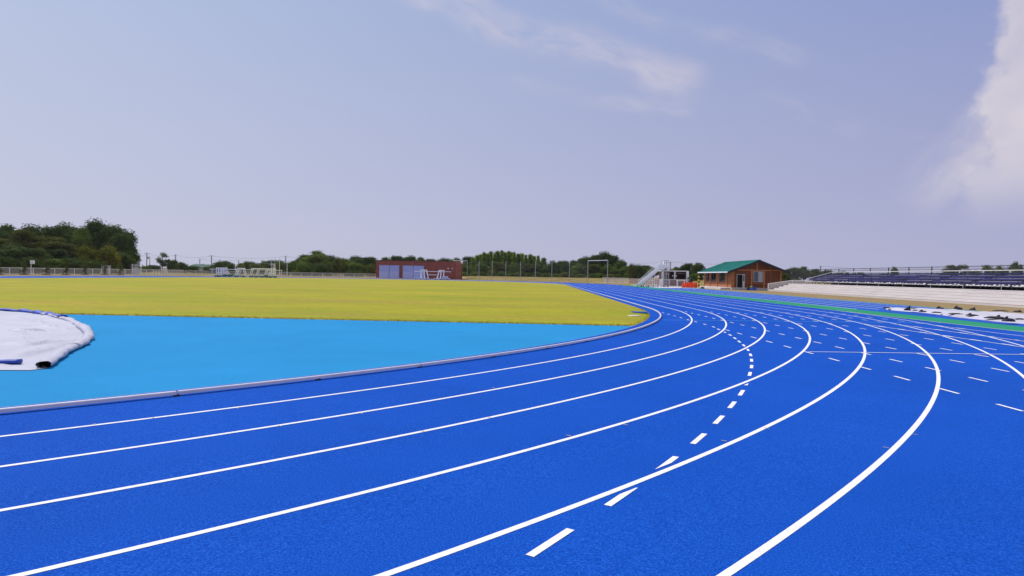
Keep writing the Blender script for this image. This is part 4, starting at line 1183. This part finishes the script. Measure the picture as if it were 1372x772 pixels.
def trunk_mb(H, r, seed, spread, zb):
    rd = random.Random(seed); mb = MB()
    mb.tube([(0, 0, -.2), (.05*r, 0, .4), (.2*rd.uniform(-1, 1), .2*rd.uniform(-1, 1), H*.5), (.3*rd.uniform(-1, 1), .3*rd.uniform(-1, 1), H*.88)], [r*1.35, r, r*.75, r*.2], 8)
    for i in range(6):
        a = 6.283*i/6+rd.random(); z = zb+(H*.7-zb)*rd.random()
        mb.tube([(0, 0, z), (spread*.35*math.cos(a), spread*.35*math.sin(a), z+H*.10), (spread*.75*math.cos(a), spread*.75*math.sin(a), z+H*.17)], [r*.5, r*.33, r*.1], 6)
    return mb
PROTO = {}
def proto(key, name, H, lobes, leafm, leaf, per, nq, trunk_r, zb, spread, core=.74):
    r = thing(name, 'prototype', 'tree', (0, -400-40*len(PROTO), 0))
    mb, ti = crown(hash(key) % 1000 if False else sum(map(ord, key)), lobes, leaf, per, nq, core)
    c = mb.build('crown', leafm, r, attr=ti)
    trunk_mb(H, trunk_r, len(key)*7, spread, zb).build('trunk', BARK, r)
    kids(r); PROTO[key] = (r, H)
# unit metres; scaled to size where placed
proto('oakA', 'broadleaf_tree', 10, rlobes(1, 11, 4.6, 1.6, 10, 1.5, 2.3), LEAF_D, .30, 70, 9, .3, 1.6, 4)
proto('oakB', 'broadleaf_tree', 10, rlobes(2, 12, 5.0, 1.2, 10, 1.4, 2.2), LEAF_M, .30, 70, 9, .3, 1.5, 4)
proto('oakC', 'broadleaf_tree', 10, rlobes(5, 10, 4.2, 1.5, 10, 1.5, 2.6), LEAF_D, .32, 75, 9, .28, 1.5, 4)
proto('oakY', 'broadleaf_tree', 6, rlobes(4, 9, 3.6, .6, 6, 1.1, 1.7, .7), LEAF_Y, .26, 70, 9, .2, .8, 3)
proto('oakO', 'broadleaf_tree', 9, [(0, 0, 4.2, 2.7, 2.7, 2.6)]+[(random.Random(i+40).uniform(-3.2, 3.2), random.Random(i+50).uniform(-3, 3), 3.5+5.0*random.Random(i+60).random(), 1.9, 1.9, .62) for i in range(11)], LEAF_O, .27, 75, 9, .25, 1.2, 3.5, .6)
proto('airy', 'airy_tree', 8, [(random.Random(i+70).uniform(-1.7, 1.7), random.Random(i+80).uniform(-1.6, 1.6), 2.6+5.0*random.Random(i+90).random(), .9, .9, .7) for i in range(11)], LEAF_D, .2, 40, 8, .16, 2, 2.2, .3)
pine = []
for i in range(8):
    f = i/7.0; rr = 2.0*(1-f)**.85+.12
    pine.append((.25*math.cos(i*2.4)*(1-f), .25*math.sin(i*2.4)*(1-f), 1.8+f*7.7, rr, rr, .85-.25*f))
proto('pineA', 'conifer', 10, pine, LEAF_P, .25, 75, 8, .2, 2, 1.4, .6)
pine2 = [(x*1.12+.2, y-.1, z*.96, a*1.12, b*1.1, c*1.1) for x, y, z, a, b, c in pine]
proto('pineB', 'conifer', 9.7, pine2, LEAF_P, .27, 70, 8, .2, 2, 1.4, .6)
proto('bush', 'bush', 3, rlobes(9, 8, 2.2, .1, 3, .7, 1.15, .8), LEAF_M, .2, 60, 8, .1, .3, 1.5)
proto('bushY', 'bush', 3, rlobes(10, 8, 2.3, .1, 3, .7, 1.2, .75), LEAF_B, .2, 60, 8, .1, .3, 1.5)
proto('bushD', 'bush', 3, rlobes(12, 9, 2.4, .1, 3, .8, 1.2, .8), LEAF_D, .2, 60, 8, .1, .3, 1.5)
used = set()
def tree(key, px, ytop, Y, wpx, label, group=None, cat='tree', zb=None, dy=0):
    r, H = PROTO[key]; tz = at(px, ytop, Y).z; q = ypx(px, Y, ZO)
    if zb is not None: q.z = zb
    sz = (tz-q.z)/H; wid = {'oakA': 9.6, 'oakB': 10.4, 'oakC': 9.4, 'oakY': 7.6, 'oakO': 8.6, 'airy': 4.6, 'pineA': 4.0, 'pineB': 4.6, 'bush': 4.6, 'bushY': 4.8, 'bushD': 5.0}[key]
    sw = wpx*Y/F_PX/wid; rz = random.Random(px*3.7+Y).random()*6.28
    if key not in used:
        used.add(key); o = r; o.location = q; o.rotation_euler = (0, 0, rz); o.scale = (sw, sw, sz); o['label'] = label
        if group: o['group'] = group
    else: o = dup(r, q, rz, (sw, sw, sz), label, group)
    o['category'] = cat
    return o
# --- left wood
G1 = 'trees of the dense wood on the left'
left = [('oakA', -22, 303, 150, 60, 'dark tree of the left wood cut by the left edge of the photo'),
        ('oakB', 10, 301.5, 152, 52, 'green rounded tree forming the left end of the wood skyline'),
        ('oakC', 40, 306, 160, 46, 'dark tree behind the olive layered tree on the left'),
        ('oakA', 66, 304.5, 164, 44, 'dark tree with a pointed top, left of the middle of the wood'),
        ('oakC', 92, 304, 168, 44, 'dark rounded tree in the middle of the left wood skyline'),
        ('oakB', 112, 305, 166, 40, 'mid green tree of the left wood just before its highest crown'),
        ('oakC', 131, 299.5, 170, 44, 'tallest dark tree of the left wood'),
        ('oakA', 152, 304, 170, 50, 'big dark tree ending the left wood, leaning out to the right'),
        ('oakC', 165, 312, 168, 46, 'dark tree overhanging the right end of the left wood'),
        ('oakA', 171, 322, 172, 34, 'low overhanging crown at the far right tip of the left wood')]
for a_ in left: tree(*a_, group=G1)
G2 = 'lower trees along the front of the left wood'
low = [('oakO', -5, 318, 135, 50, 'olive layered tree at the left photo edge behind the fence'), ('oakO', 32, 308, 140, 52, 'olive tree with flat tiers, tallest at the front of the left wood'),
       ('oakO', 66, 316, 142, 48, 'olive tiered tree right of the tallest olive one'), ('oakC', 20, 330, 128, 46, 'low dark tree behind the white box on a pole'), ('oakA', 52, 334, 130, 42, 'low dark tree between the second and third saplings'),
       ('oakO', 90, 326, 144, 44, 'olive tree left of the two yellow-green crowns'), ('oakY', 116, 332, 142, 30, 'left of the two yellow-green crowned trees'), ('oakY', 145, 331, 145, 36, 'right of the two yellow-green crowned trees'),
       ('oakA', 80, 335, 138, 40, 'low dark tree below the olive tiers'), ('oakC', 104, 340, 146, 44, 'low dark tree under the left yellow-green crown'), ('oakA', 132, 344, 148, 40, 'low dark tree between and below the yellow-green crowns'),
       ('oakC', 158, 340, 152, 36, 'low dark tree at the right end of the wood front'), ('bushD', -12, 345, 124, 44, 'dark shrub at the left photo edge'), ('bushD', 38, 346, 126, 40, 'dark shrub behind the pole box'), ('bush', 66, 348, 130, 38, 'green shrub behind the third sapling'),
       ('bushD', 94, 347, 134, 38, 'dark shrub behind the fourth sapling'), ('bushD', 122, 349, 140, 36, 'dark shrub behind the fifth sapling'), ('bush', 150, 350, 146, 30, 'green shrub behind the last saplings'), ('bushD', 170, 356, 152, 22, 'low dark shrub at the right foot of the left wood'), ('bushD', 10, 344, 125, 40, 'dark shrub behind the first sapling')]
for a_ in low: tree(*a_, group=G2)
# --- low distant vegetation left of centre
G3 = 'low trees and bushes beyond the left fence'
mid = [('airy', 217, 338, 215, 17, 'lone airy tree with gaps in its crown'), ('bush', 192, 357, 230, 26, 'pale green bush line right of the gate'), ('bushD', 205, 355.5, 260, 24, 'dark low bush left of the lone airy tree'),
       ('bushD', 232, 349, 225, 18, 'dark bush under the pole right of the lone airy tree'), ('bushD', 243, 352, 222, 18, 'dark rounded bush left of the green roof'), ('bush', 258, 357, 240, 26, 'low green bush at the left of the green roofs'), ('bushD', 268, 354.5, 380, 34, 'far blue-green bush line above the green roofs'),
       ('bush', 282, 357, 230, 22, 'low bush left of the parked goals'), ('bushY', 293, 352.5, 215, 16, 'light green bush above the left parked goal'), ('bush', 309, 354, 215, 15, 'green bush above the middle of the left goal'), ('bushY', 323, 354, 212, 14, 'bright yellow-green bush between the goals'),
       ('bushD', 300, 350.5, 300, 30, 'dark far tree behind the light green bush'), ('bushD', 334, 351, 300, 26, 'dark far rounded tree above the gap between goals'), ('bushY', 343, 355, 212, 24, 'wide yellow-green bush above the right goal'), ('bushD', 368, 349.5, 290, 44, 'dark far tree line behind the masts'),
       ('bushY', 377, 354.5, 205, 18, 'yellow-green bush behind the three masts'), ('bush', 392, 351, 200, 26, 'green bush left of the big round tree'), ('bushD', 355, 353, 260, 24, 'dark bush behind the right parked goal')]
for a_ in mid: tree(*a_, group=G3, cat='tree' if a_[0] == 'airy' else 'bush')
# --- trees behind the far fence, left of the brick store
G4 = 'trees behind the far fence left of the brick store'
for a_ in [('oakB', 423, 336.5, 215, 44, 'big round green tree left of the brick store'), ('oakA', 408, 342, 222, 34, 'dark tree on the left shoulder of the big round tree'), ('oakC', 441, 344, 225, 34, 'dark tree on the right shoulder of the big round tree'),
           ('oakB', 462, 347, 230, 32, 'green tree between the round tree and the store'), ('oakC', 480, 345, 240, 34, 'dark green tree close left of the store'), ('oakA', 497, 345, 242, 34, 'dark tree at the left corner of the store'),
           ('bushY', 455, 348, 195, 26, 'yellowish bush behind the far fence, left of two'), ('bush', 408, 352, 195, 30, 'low bush below the big round tree on its left'), ('bushD', 430, 354, 193, 30, 'low dark bush below the big round tree'), ('bush', 477, 353, 195, 30, 'low green bush behind the fence near the store'), ('bushY', 495, 356, 195, 22, 'yellowish bush at the store end of the fence')]:
    tree(*a_, group=G4, cat='bush' if 'bush' in a_[0] else 'tree')
# --- skyline behind the store
G5 = 'trees showing above the roof of the brick store'
for i, (px, yt, w_) in enumerate([(515, 345, 30), (533, 343.5, 28), (548, 344.5, 26), (563, 345, 26), (578, 347.5, 24), (593, 347.5, 26), (612, 346, 28), (630, 344.5, 28), (604, 349, 24)]):
    tree(['oakB', 'oakA', 'oakC'][i % 3], px, yt, 250+4*(i % 3), w_, f'green tree above the store roofline, {ORD[i]} from the left' if i < 8 else 'lower green tree just off the right end of the store roof', G5)
# --- conifer cluster
G6 = 'conifers of the clump right of the brick store'
CON = [(634, 345), (639, 342.5), (644, 341), (648, 338.5), (653, 340), (657, 337.5), (662, 339.5), (666, 337), (671, 336), (676, 338.5), (680, 337), (685, 339),
       (689, 338), (694, 340.5), (699, 340), (704, 342), (709, 341), (715, 343.5), (721, 343), (728, 346)]
for i, (px, yt) in enumerate(CON):
    tree('pineA' if i % 2 else 'pineB', px, yt+.6, 230+8*((i*7) % 3)/2, 11.5+2.5*((i*5) % 3), f'pointed conifer, {ORD[i]} from the left in the clump behind the net posts', G6, 'conifer')
G7 = 'trees and bushes in front of the conifers'
for i, (key, px, yt, Y, w_) in enumerate([('bush', 622, 356, 215, 22), ('oakB', 646, 351, 222, 26), ('oakO', 668, 351, 220, 24), ('bush', 690, 354, 218, 24), ('oakO', 708, 353, 220, 24), ('oakB', 724, 351, 222, 24), ('bushD', 740, 351, 224, 22), ('oakB', 750, 350, 226, 24), ('oakA', 757, 350, 224, 22)]):
    tree(key, px, yt, Y, w_, f'lower leafy tree before the conifers, {ORD[i]} from the left', G7, 'bush' if 'bush' in key else 'tree')
for i, px in enumerate(range(612, 850, 12)):
    tree(['bush', 'bush', 'bushY', 'bushD', 'bush'][i % 5], px+random.Random(i).uniform(-3, 3), 363.5+2.5*random.Random(i+9).random()+(px-612)*.012, 200+8*random.Random(i+4).random(), 16, f'low scrub bush on the bank behind the net posts, {ORD[i]} from the left', 'scrub bushes along the grassy bank', 'bush', zb=.7)
# --- rounded dark wood right of the conifers
G8 = 'dark trees of the rounded wood behind the goal-shaped frame'
for a_ in [('oakA', 768, 349.5, 225, 24, 'dark tree at the left foot of the rounded wood'), ('oakC', 782, 346, 228, 26, 'dark tree on the left slope of the rounded wood'), ('oakA', 796, 342.5, 230, 28, 'dark tree left of the top of the rounded wood'), ('oakC', 810, 340, 232, 30, 'topmost dark tree of the rounded wood'),
           ('oakA', 823, 343.5, 230, 26, 'dark tree right of the top of the rounded wood'), ('oakC', 832, 350, 226, 22, 'dark tree on the right slope of the rounded wood'), ('oakB', 776, 354, 215, 26, 'green lower tree on the left front of the rounded wood'), ('oakO', 795, 354, 214, 26, 'olive lower tree inside the goal-shaped frame'),
           ('oakB', 815, 354, 214, 26, 'green lower tree behind the right upright of the frame'), ('oakB', 838, 357, 212, 26, 'green low tree right of the rounded wood'), ('bushY', 845, 356, 205, 14, 'yellow-green bush left of the judges platform stairs'), ('bushD', 852, 355.5, 210, 24, 'dark bush behind the foot of the judges platform'), ('oakA', 862, 356, 230, 24, 'dark tree behind the judges platform stairs'), ('oakB', 874, 358, 225, 22, 'green tree behind the judges platform tower')]:
    tree(*a_, group=G8, cat='bush' if 'bush' in a_[0] else 'tree')
G9 = 'trees behind the shelter and the hut'
for a_ in [('oakC', 889, 360.5, 215, 16, 'small dark tree just right of the judges platform'), ('oakB', 906, 358, 190, 22, 'green tree behind the left bay of the shelter'), ('oakA', 921, 353.5, 185, 26, 'dark tree behind the right end of the shelter'), ('oakC', 934, 355, 180, 24, 'dark tree at the left end of the hut roof'), ('airy', 938, 351.5, 188, 18, 'airy tree top showing over the left end of the hut roof'), ('bush', 912, 364, 175, 22, 'low green bush right behind the shelter'), ('bush', 930, 368, 150, 20, 'low green bush left of the hut'),
           ('oakA', 1048, 365, 200, 18, 'low tree at the right verge of the hut'), ('oakC', 1062, 360, 220, 28, 'dark tree between hut and stand'), ('oakB', 1077, 357.5, 224, 26, 'rounded green tree above the left end of the stand'), ('oakA', 1093, 361, 230, 24, 'dark tree right of the rounded one above the stand'), ('bushD', 1108, 362.5, 230, 24, 'dark low tree above the stand left of the fence posts'), ('bushD', 1128, 364, 230, 26, 'dark low tree top above the stand, farther right')]:
    tree(*a_, group=G9)
G10 = 'trees showing above the back of the stand'
for a_ in [('bush', 1198, 359.5, 150, 13, 'small round tree above the middle of the stand'), ('bushD', 1186, 367, 150, 20, 'low dark bush above the stand left of the small round tree'), ('oakO', 1278, 354.5, 130, 27, 'spreading flat-topped tree above the stand'), ('bush', 1324, 357.5, 128, 24, 'bushy tree above the stand between the two bigger ones'), ('oakO', 1304, 361, 128, 20, 'low tree just right of the spreading tree'), ('bush', 1340, 358.5, 125, 20, 'bushy tree close left of the rightmost tree'), ('oakB', 1359, 351.5, 125, 22, 'rightmost tree above the stand, tallest there'), ('bushD', 1150, 365.5, 170, 26, 'low dark tree line above the stand, leftmost of that part')]:
    tree(*a_, group=G10)

# --- young saplings in front of the left fence
sap = None
for i, (px, yt) in enumerate([(-1, 352), (32, 350.5), (62, 350), (88, 351), (114, 350.5), (140, 350), (161, 349)]):
    q = on_t(px, TFN+1.6); h = at(px, yt, q.y).z-q.z
    lab = ['young staked sapling cut by the left photo edge', 'young sapling left of the white pole box', 'young sapling right of the white pole box', 'young sapling left of the yellow-green crowns', 'young sapling in front of the left yellow-green crown', 'young sapling in front of the right yellow-green crown', 'young sapling nearest the white gate'][i]
    sp_ = thing('sapling', lab, 'sapling', q, 0, 'young saplings along the left fence')
    rd = random.Random(i+200); mb = MB(); mb.tube([(0, 0, 0), (.04, 0, h*.5), (0, .03, h*.97)], [.05, .04, .015], 6)
    mb.build('stem', BARK, sp_)
    lb = [(rd.uniform(-.25, .25), rd.uniform(-.25, .25), h*(.22+.75*k/6)-.1, .42-.035*k, .42-.035*k, .22) for k in range(7)]
    m_, ti = crown(300+i, lb, .085, 26, 7, 0); m_.build('foliage', LEAF_O, sp_, attr=ti)
    mb = MB(); bm = bmesh.new(); bmesh.ops.create_icosphere(bm, subdivisions=2, radius=1)
    for v in bm.verts: mb.v.append((v.co.x*.85, v.co.y*.7, max(-.05, v.co.z)*.22))
    bm.verts.index_update()
    for f in bm.faces: mb.f.append(tuple(v.index for v in f.verts)); mb.mi.append(0)
    bm.free(); mb.build('soil_mound', SOIL, sp_, smooth=True)

# --- low green-roofed buildings and a tower far off on the left
q = ypx(266, 285, ZO-.6); hb = thing('far_building', 'low far building with a green roof left of the parked goals', 'building', q)
mb = MB(); mb.box((0, 4, 1.6), (8, 8, 3.2)); mb.build('wall', GREY, hb)
mb = MB(); mb.prism([(-7, 0, 3.2), (7, 0, 3.2), (6, 4, 4.6), (-6, 4, 4.6)], (0, -.3, 0), (0, 8.4, 0)) if False else mb.prism([(-4.5, -.4, 3.1), (-4.5, 8.4, 3.1), (-4.5, 4, 4.3)], (0, 0, 0), (9, 0, 0)); fixn(mb.build('roof', mat('dull_green_roof', (.018, .075, .06), .8), hb))
q = ypx(354, 260, ZO); hb = thing('far_building', 'pale flat far building between bushes above the right parked goal', 'building', q)
mb = MB(); mb.box((0, 2, 2.1), (6, 4, 4.2)); mb.build('wall', OFFWHITE, hb); mb = MB(); mb.box((0, 2, 4.3), (6.4, 4.4, .25)); mb.build('roof', GREY, hb)
q = ypx(352.5, 400, ZO); tw = thing('water_tower', 'thin grey tower far off above the right parked goal', 'tower', q)
mb = MB(); mb.tube([(0, 0, 0), (0, 0, 6.6)], .8, 8); mb.build('shaft', GREY, tw); mb = MB(); mb.tube([(0, 0, 6.6), (0, 0, 7.6)], 1.25, 10); mb.build('tank', GREY, tw)

# ================================================================== humid summer air
bm = bmesh.new(); bmesh.ops.create_cube(bm, size=1)
for v in bm.verts: v.co.x = v.co.x*5600-30; v.co.y = v.co.y*5600+80; v.co.z = -1.4+(v.co.z+.5)*22
me = bpy.data.meshes.new('haze'); bm.to_mesh(me); bm.free()
hm = bpy.data.materials.new('humid_air'); hm.use_nodes = True
for n in list(hm.node_tree.nodes):
    if n.type != 'OUTPUT_MATERIAL': hm.node_tree.nodes.remove(n)
pv = hm.node_tree.nodes.new('ShaderNodeVolumePrincipled'); pv.inputs['Color'].default_value = (.88, .89, .96, 1); pv.inputs['Density'].default_value = .0001
hm.node_tree.links.new(pv.outputs[0], [n for n in hm.node_tree.nodes if n.type == 'OUTPUT_MATERIAL'][0].inputs['Volume'])
me.materials.append(hm); hz_ = bpy.data.objects.new('haze', me); COL.objects.link(hz_); struct(hz_, 'stuff')

# ================================================================== camera, light, sky
cam = bpy.data.cameras.new('camera'); co = bpy.data.objects.new('camera', cam); COL.objects.link(co); scene.camera = co
Fv = Vector((0, math.cos(PITCH), math.sin(PITCH))); U0 = Vector((0, -math.sin(PITCH), math.cos(PITCH))); X0 = Vector((1, 0, 0))
c, s = math.cos(ROLL), math.sin(ROLL)
rt = X0*c+U0*s; upv = X0*-s+U0*c
M = Matrix((( rt.x, upv.x, -Fv.x, 0), (rt.y, upv.y, -Fv.y, 0), (rt.z, upv.z, -Fv.z, CAM_H), (0, 0, 0, 1)))
co.matrix_world = M
cam.sensor_width = 36; cam.lens = F_PX/1372*36; cam.clip_start = .05; cam.clip_end = 9000

SUN_AZ, SUN_EL = R_(-52), R_(54)             # azimuth from straight ahead (+Y), positive to the right
sd = Vector((math.sin(SUN_AZ)*math.cos(SUN_EL), math.cos(SUN_AZ)*math.cos(SUN_EL), math.sin(SUN_EL)))
sl = bpy.data.lights.new('sun', 'SUN'); sl.energy = 3.6; sl.angle = R_(.55); sl.color = (1.0, .955, .90)
so = bpy.data.objects.new('sun', sl); COL.objects.link(so); so.rotation_euler = (-sd).to_track_quat('-Z', 'Y').to_euler()

w = bpy.data.worlds.new('World'); scene.world = w; w.use_nodes = True
nt = w.node_tree; N, L = nt.nodes, nt.links
for n in list(N): N.remove(n)
out = N.new('ShaderNodeOutputWorld'); bg = N.new('ShaderNodeBackground')
sky = N.new('ShaderNodeTexSky'); sky.sky_type = 'NISHITA'; sky.sun_disc = False; sky.sun_elevation = SUN_EL; sky.sun_rotation = SUN_AZ
sky.altitude = 0; sky.air_density = 1.0; sky.dust_density = .8; sky.ozone_density = 1.5
STR = .10
bg.inputs['Strength'].default_value = STR
tc = N.new('ShaderNodeTexCoord'); sp = N.new('ShaderNodeSeparateXYZ'); L.new(tc.outputs['Generated'], sp.inputs[0])
def M_(op, a, b=None, c=None):
    n = N.new('ShaderNodeMath'); n.operation = op
    for i, v in enumerate((a, b, c)):
        if v is None: continue
        if isinstance(v, (int, float)): n.inputs[i].default_value = v
        else: L.new(v, n.inputs[i])
    return n.outputs[0]
def SS(x, e0, e1):
    n = N.new('ShaderNodeMapRange'); n.interpolation_type = 'SMOOTHSTEP'
    L.new(x, n.inputs[0]); n.inputs[1].default_value = e0; n.inputs[2].default_value = e1; n.inputs[3].default_value = 0; n.inputs[4].default_value = 1
    return n.outputs[0]
az = M_('MULTIPLY', M_('ARCTAN2', sp.outputs['X'], sp.outputs['Y']), 57.29578)
el = M_('MULTIPLY', M_('ARCSINE', sp.outputs['Z']), 57.29578)
def NZ(vx, vy, scale, det, rough=.55, z=0.0):
    cb = N.new('ShaderNodeCombineXYZ'); L.new(vx, cb.inputs[0]); L.new(vy, cb.inputs[1]); cb.inputs[2].default_value = z
    n = N.new('ShaderNodeTexNoise'); n.inputs['Scale'].default_value = scale; n.inputs['Detail'].default_value = det; n.inputs['Roughness'].default_value = rough
    L.new(cb.outputs[0], n.inputs['Vector']); return n.outputs['Fac']
# cirrus streaks: coordinates along (p) and across (q) each streak
def streak(a0, e0, a1, e1, width, seed, lo, hi, fade):
    ln = math.hypot(a1-a0, e1-e0); ca, sa = (a1-a0)/ln, (e1-e0)/ln
    da, de = M_('SUBTRACT', az, a0), M_('SUBTRACT', el, e0)
    p = M_('ADD', M_('MULTIPLY', da, ca), M_('MULTIPLY', de, sa))
    q = M_('ADD', M_('MULTIPLY', da, -sa), M_('MULTIPLY', de, ca))
    wob = M_('MULTIPLY_ADD', NZ(p, q, .10, 3, .5, seed), 5.0, -2.5)
    qq = M_('ADD', q, M_('MULTIPLY', wob, width*.45))
    band = M_('SUBTRACT', 1.0, SS(M_('ABSOLUTE', qq), 0.0, width))
    ends_ = M_('MULTIPLY', SS(p, -fade*1.2, fade*.3), M_('SUBTRACT', 1.0, SS(p, ln-fade*.25, ln+fade*.35)))
    nz = SS(NZ(M_('MULTIPLY', p, .28), M_('MULTIPLY', qq, 1.0), .55, 6, .6, seed+3), lo, hi)
    return M_('MULTIPLY', M_('MULTIPLY', band, ends_), nz)
c1 = streak(-15, 25.6, 15.5, 16.2, 2.1, 1.0, .28, .72, 5)
c2 = streak(2, 16.2, 15, 13.8, 1.0, 7.0, .35, .75, 4)
c3 = streak(6, 23.5, 24, 17.0, 1.3, 12.0, .35, .75, 6)
c4 = streak(22.5, 14.0, 28, 11.8, 1.2, 20.0, .4, .8, 3)
c5 = streak(29.5, 11.4, 35.5, 9.8, 0.7, 23.0, .35, .8, 3)
c6 = streak(33.0, 7.6, 41.0, 14.5, 2.4, 41.0, .2, .65, 3)
cir = M_('MINIMUM', M_('ADD', M_('ADD', M_('MULTIPLY', c1, .62), M_('MULTIPLY', c2, .33)), M_('ADD', M_('MULTIPLY', c3, .28), M_('ADD', M_('MULTIPLY', c4, .25), M_('ADD', M_('MULTIPLY', c5, .3), M_('MULTIPLY', c6, .62))))), 1.0)
def MIXF(f, a, b): return M_('ADD', M_('MULTIPLY', a, M_('SUBTRACT', 1.0, f)), M_('MULTIPLY', b, f))
# cumulus bank on the right
lump = M_('ADD', M_('MULTIPLY', NZ(az, el, .16, 7, .55, 3.0), .75), M_('MULTIPLY', NZ(az, el, .42, 6, .6, 5.0), .25))
edge = M_('ADD', M_('SUBTRACT', az, 36.5), M_('MULTIPLY_ADD', lump, 15.0, -7.5))
low_ = M_('MULTIPLY', M_('SUBTRACT', 1.0, SS(el, 6.0, 11.0)), 3.0)
edge = M_('ADD', edge, low_)
cumA = SS(edge, -.7, 1.5); cumB = SS(edge, -1.4, 2.6)
cum = MIXF(SS(el, 7.0, 12.0), cumB, cumA)
cum = M_('MULTIPLY', cum, SS(el, 3.0, 9.5))
wisp = M_('MULTIPLY', M_('MULTIPLY', SS(NZ(az, el, .5, 6, .6, 9.0), .60, .72), SS(az, 24, 34)), M_('MULTIPLY', SS(el, 17, 20), .55))
cumv = M_('MULTIPLY', M_('MAXIMUM', cum, wisp), .82)
cloud = M_('MINIMUM', M_('ADD', cir, cumv), .92)
# sky tint
tint = N.new('ShaderNodeMix'); tint.data_type = 'RGBA'; tint.blend_type = 'MULTIPLY'; tint.inputs['Factor'].default_value = 1
L.new(sky.outputs[0], tint.inputs[6]); tint.inputs[7].default_value = (1.0, .95, 1.0, 1)
# humid lavender haze low in the sky, brighter on the sun's side
def MIXC(f, a, b):
    n = N.new('ShaderNodeMix'); n.data_type = 'RGBA'
    if isinstance(f, (int, float)): n.inputs['Factor'].default_value = f
    else: L.new(f, n.inputs['Factor'])
    for i, v in ((6, a), (7, b)):
        if isinstance(v, tuple): n.inputs[i].default_value = (v[0]/STR, v[1]/STR, v[2]/STR, 1)
        else: L.new(v, n.inputs[i])
    return n.outputs[2]
def LIN(x, a, b):
    n = N.new('ShaderNodeMapRange'); L.new(x, n.inputs[0]); n.inputs[1].default_value = a; n.inputs[2].default_value = b; return n.outputs[0]
azf = LIN(M_('ABSOLUTE', M_('ADD', az, 48.0)), 5.0, 88.0)
elf = LIN(el, 1.5, 25.0)
hz = MIXC(azf, (.575, .590, .735), (.412, .420, .618))
up_ = MIXC(azf, (.445, .545, .765), (.245, .308, .590))
lowsky = MIXC(elf, hz, up_)
skyc = MIXC(M_('MULTIPLY_ADD', LIN(el, 24.0, 60.0), -.75, .97), tint.outputs[2], lowsky)
shade = NZ(az, el, .22, 5, .5, 31.0)
cc = N.new('ShaderNodeMix'); cc.data_type = 'RGBA'; L.new(SS(shade, .3, .7), cc.inputs['Factor'])
cc.inputs[6].default_value = (.60/STR, .565/STR, .67/STR, 1); cc.inputs[7].default_value = (.70/STR, .655/STR, .72/STR, 1)
mx = N.new('ShaderNodeMix'); mx.data_type = 'RGBA'; L.new(cloud, mx.inputs['Factor']); L.new(skyc, mx.inputs[6]); L.new(cc.outputs[2], mx.inputs[7])
L.new(mx.outputs[2], bg.inputs['Color']); L.new(bg.outputs[0], out.inputs['Surface'])

vs = scene.view_settings
vs.view_transform = 'Standard'; vs.look = 'None'; vs.exposure = 0; vs.gamma = 1; vs.use_curve_mapping = False
scene.cycles.max_bounces = 5; scene.cycles.transparent_max_bounces = 16
# unused prototypes are removed
for k, (r, H) in PROTO.items():
    if k not in used:
        for ch in KIDS[r.name]: bpy.data.objects.remove(ch)
        bpy.data.objects.remove(r)
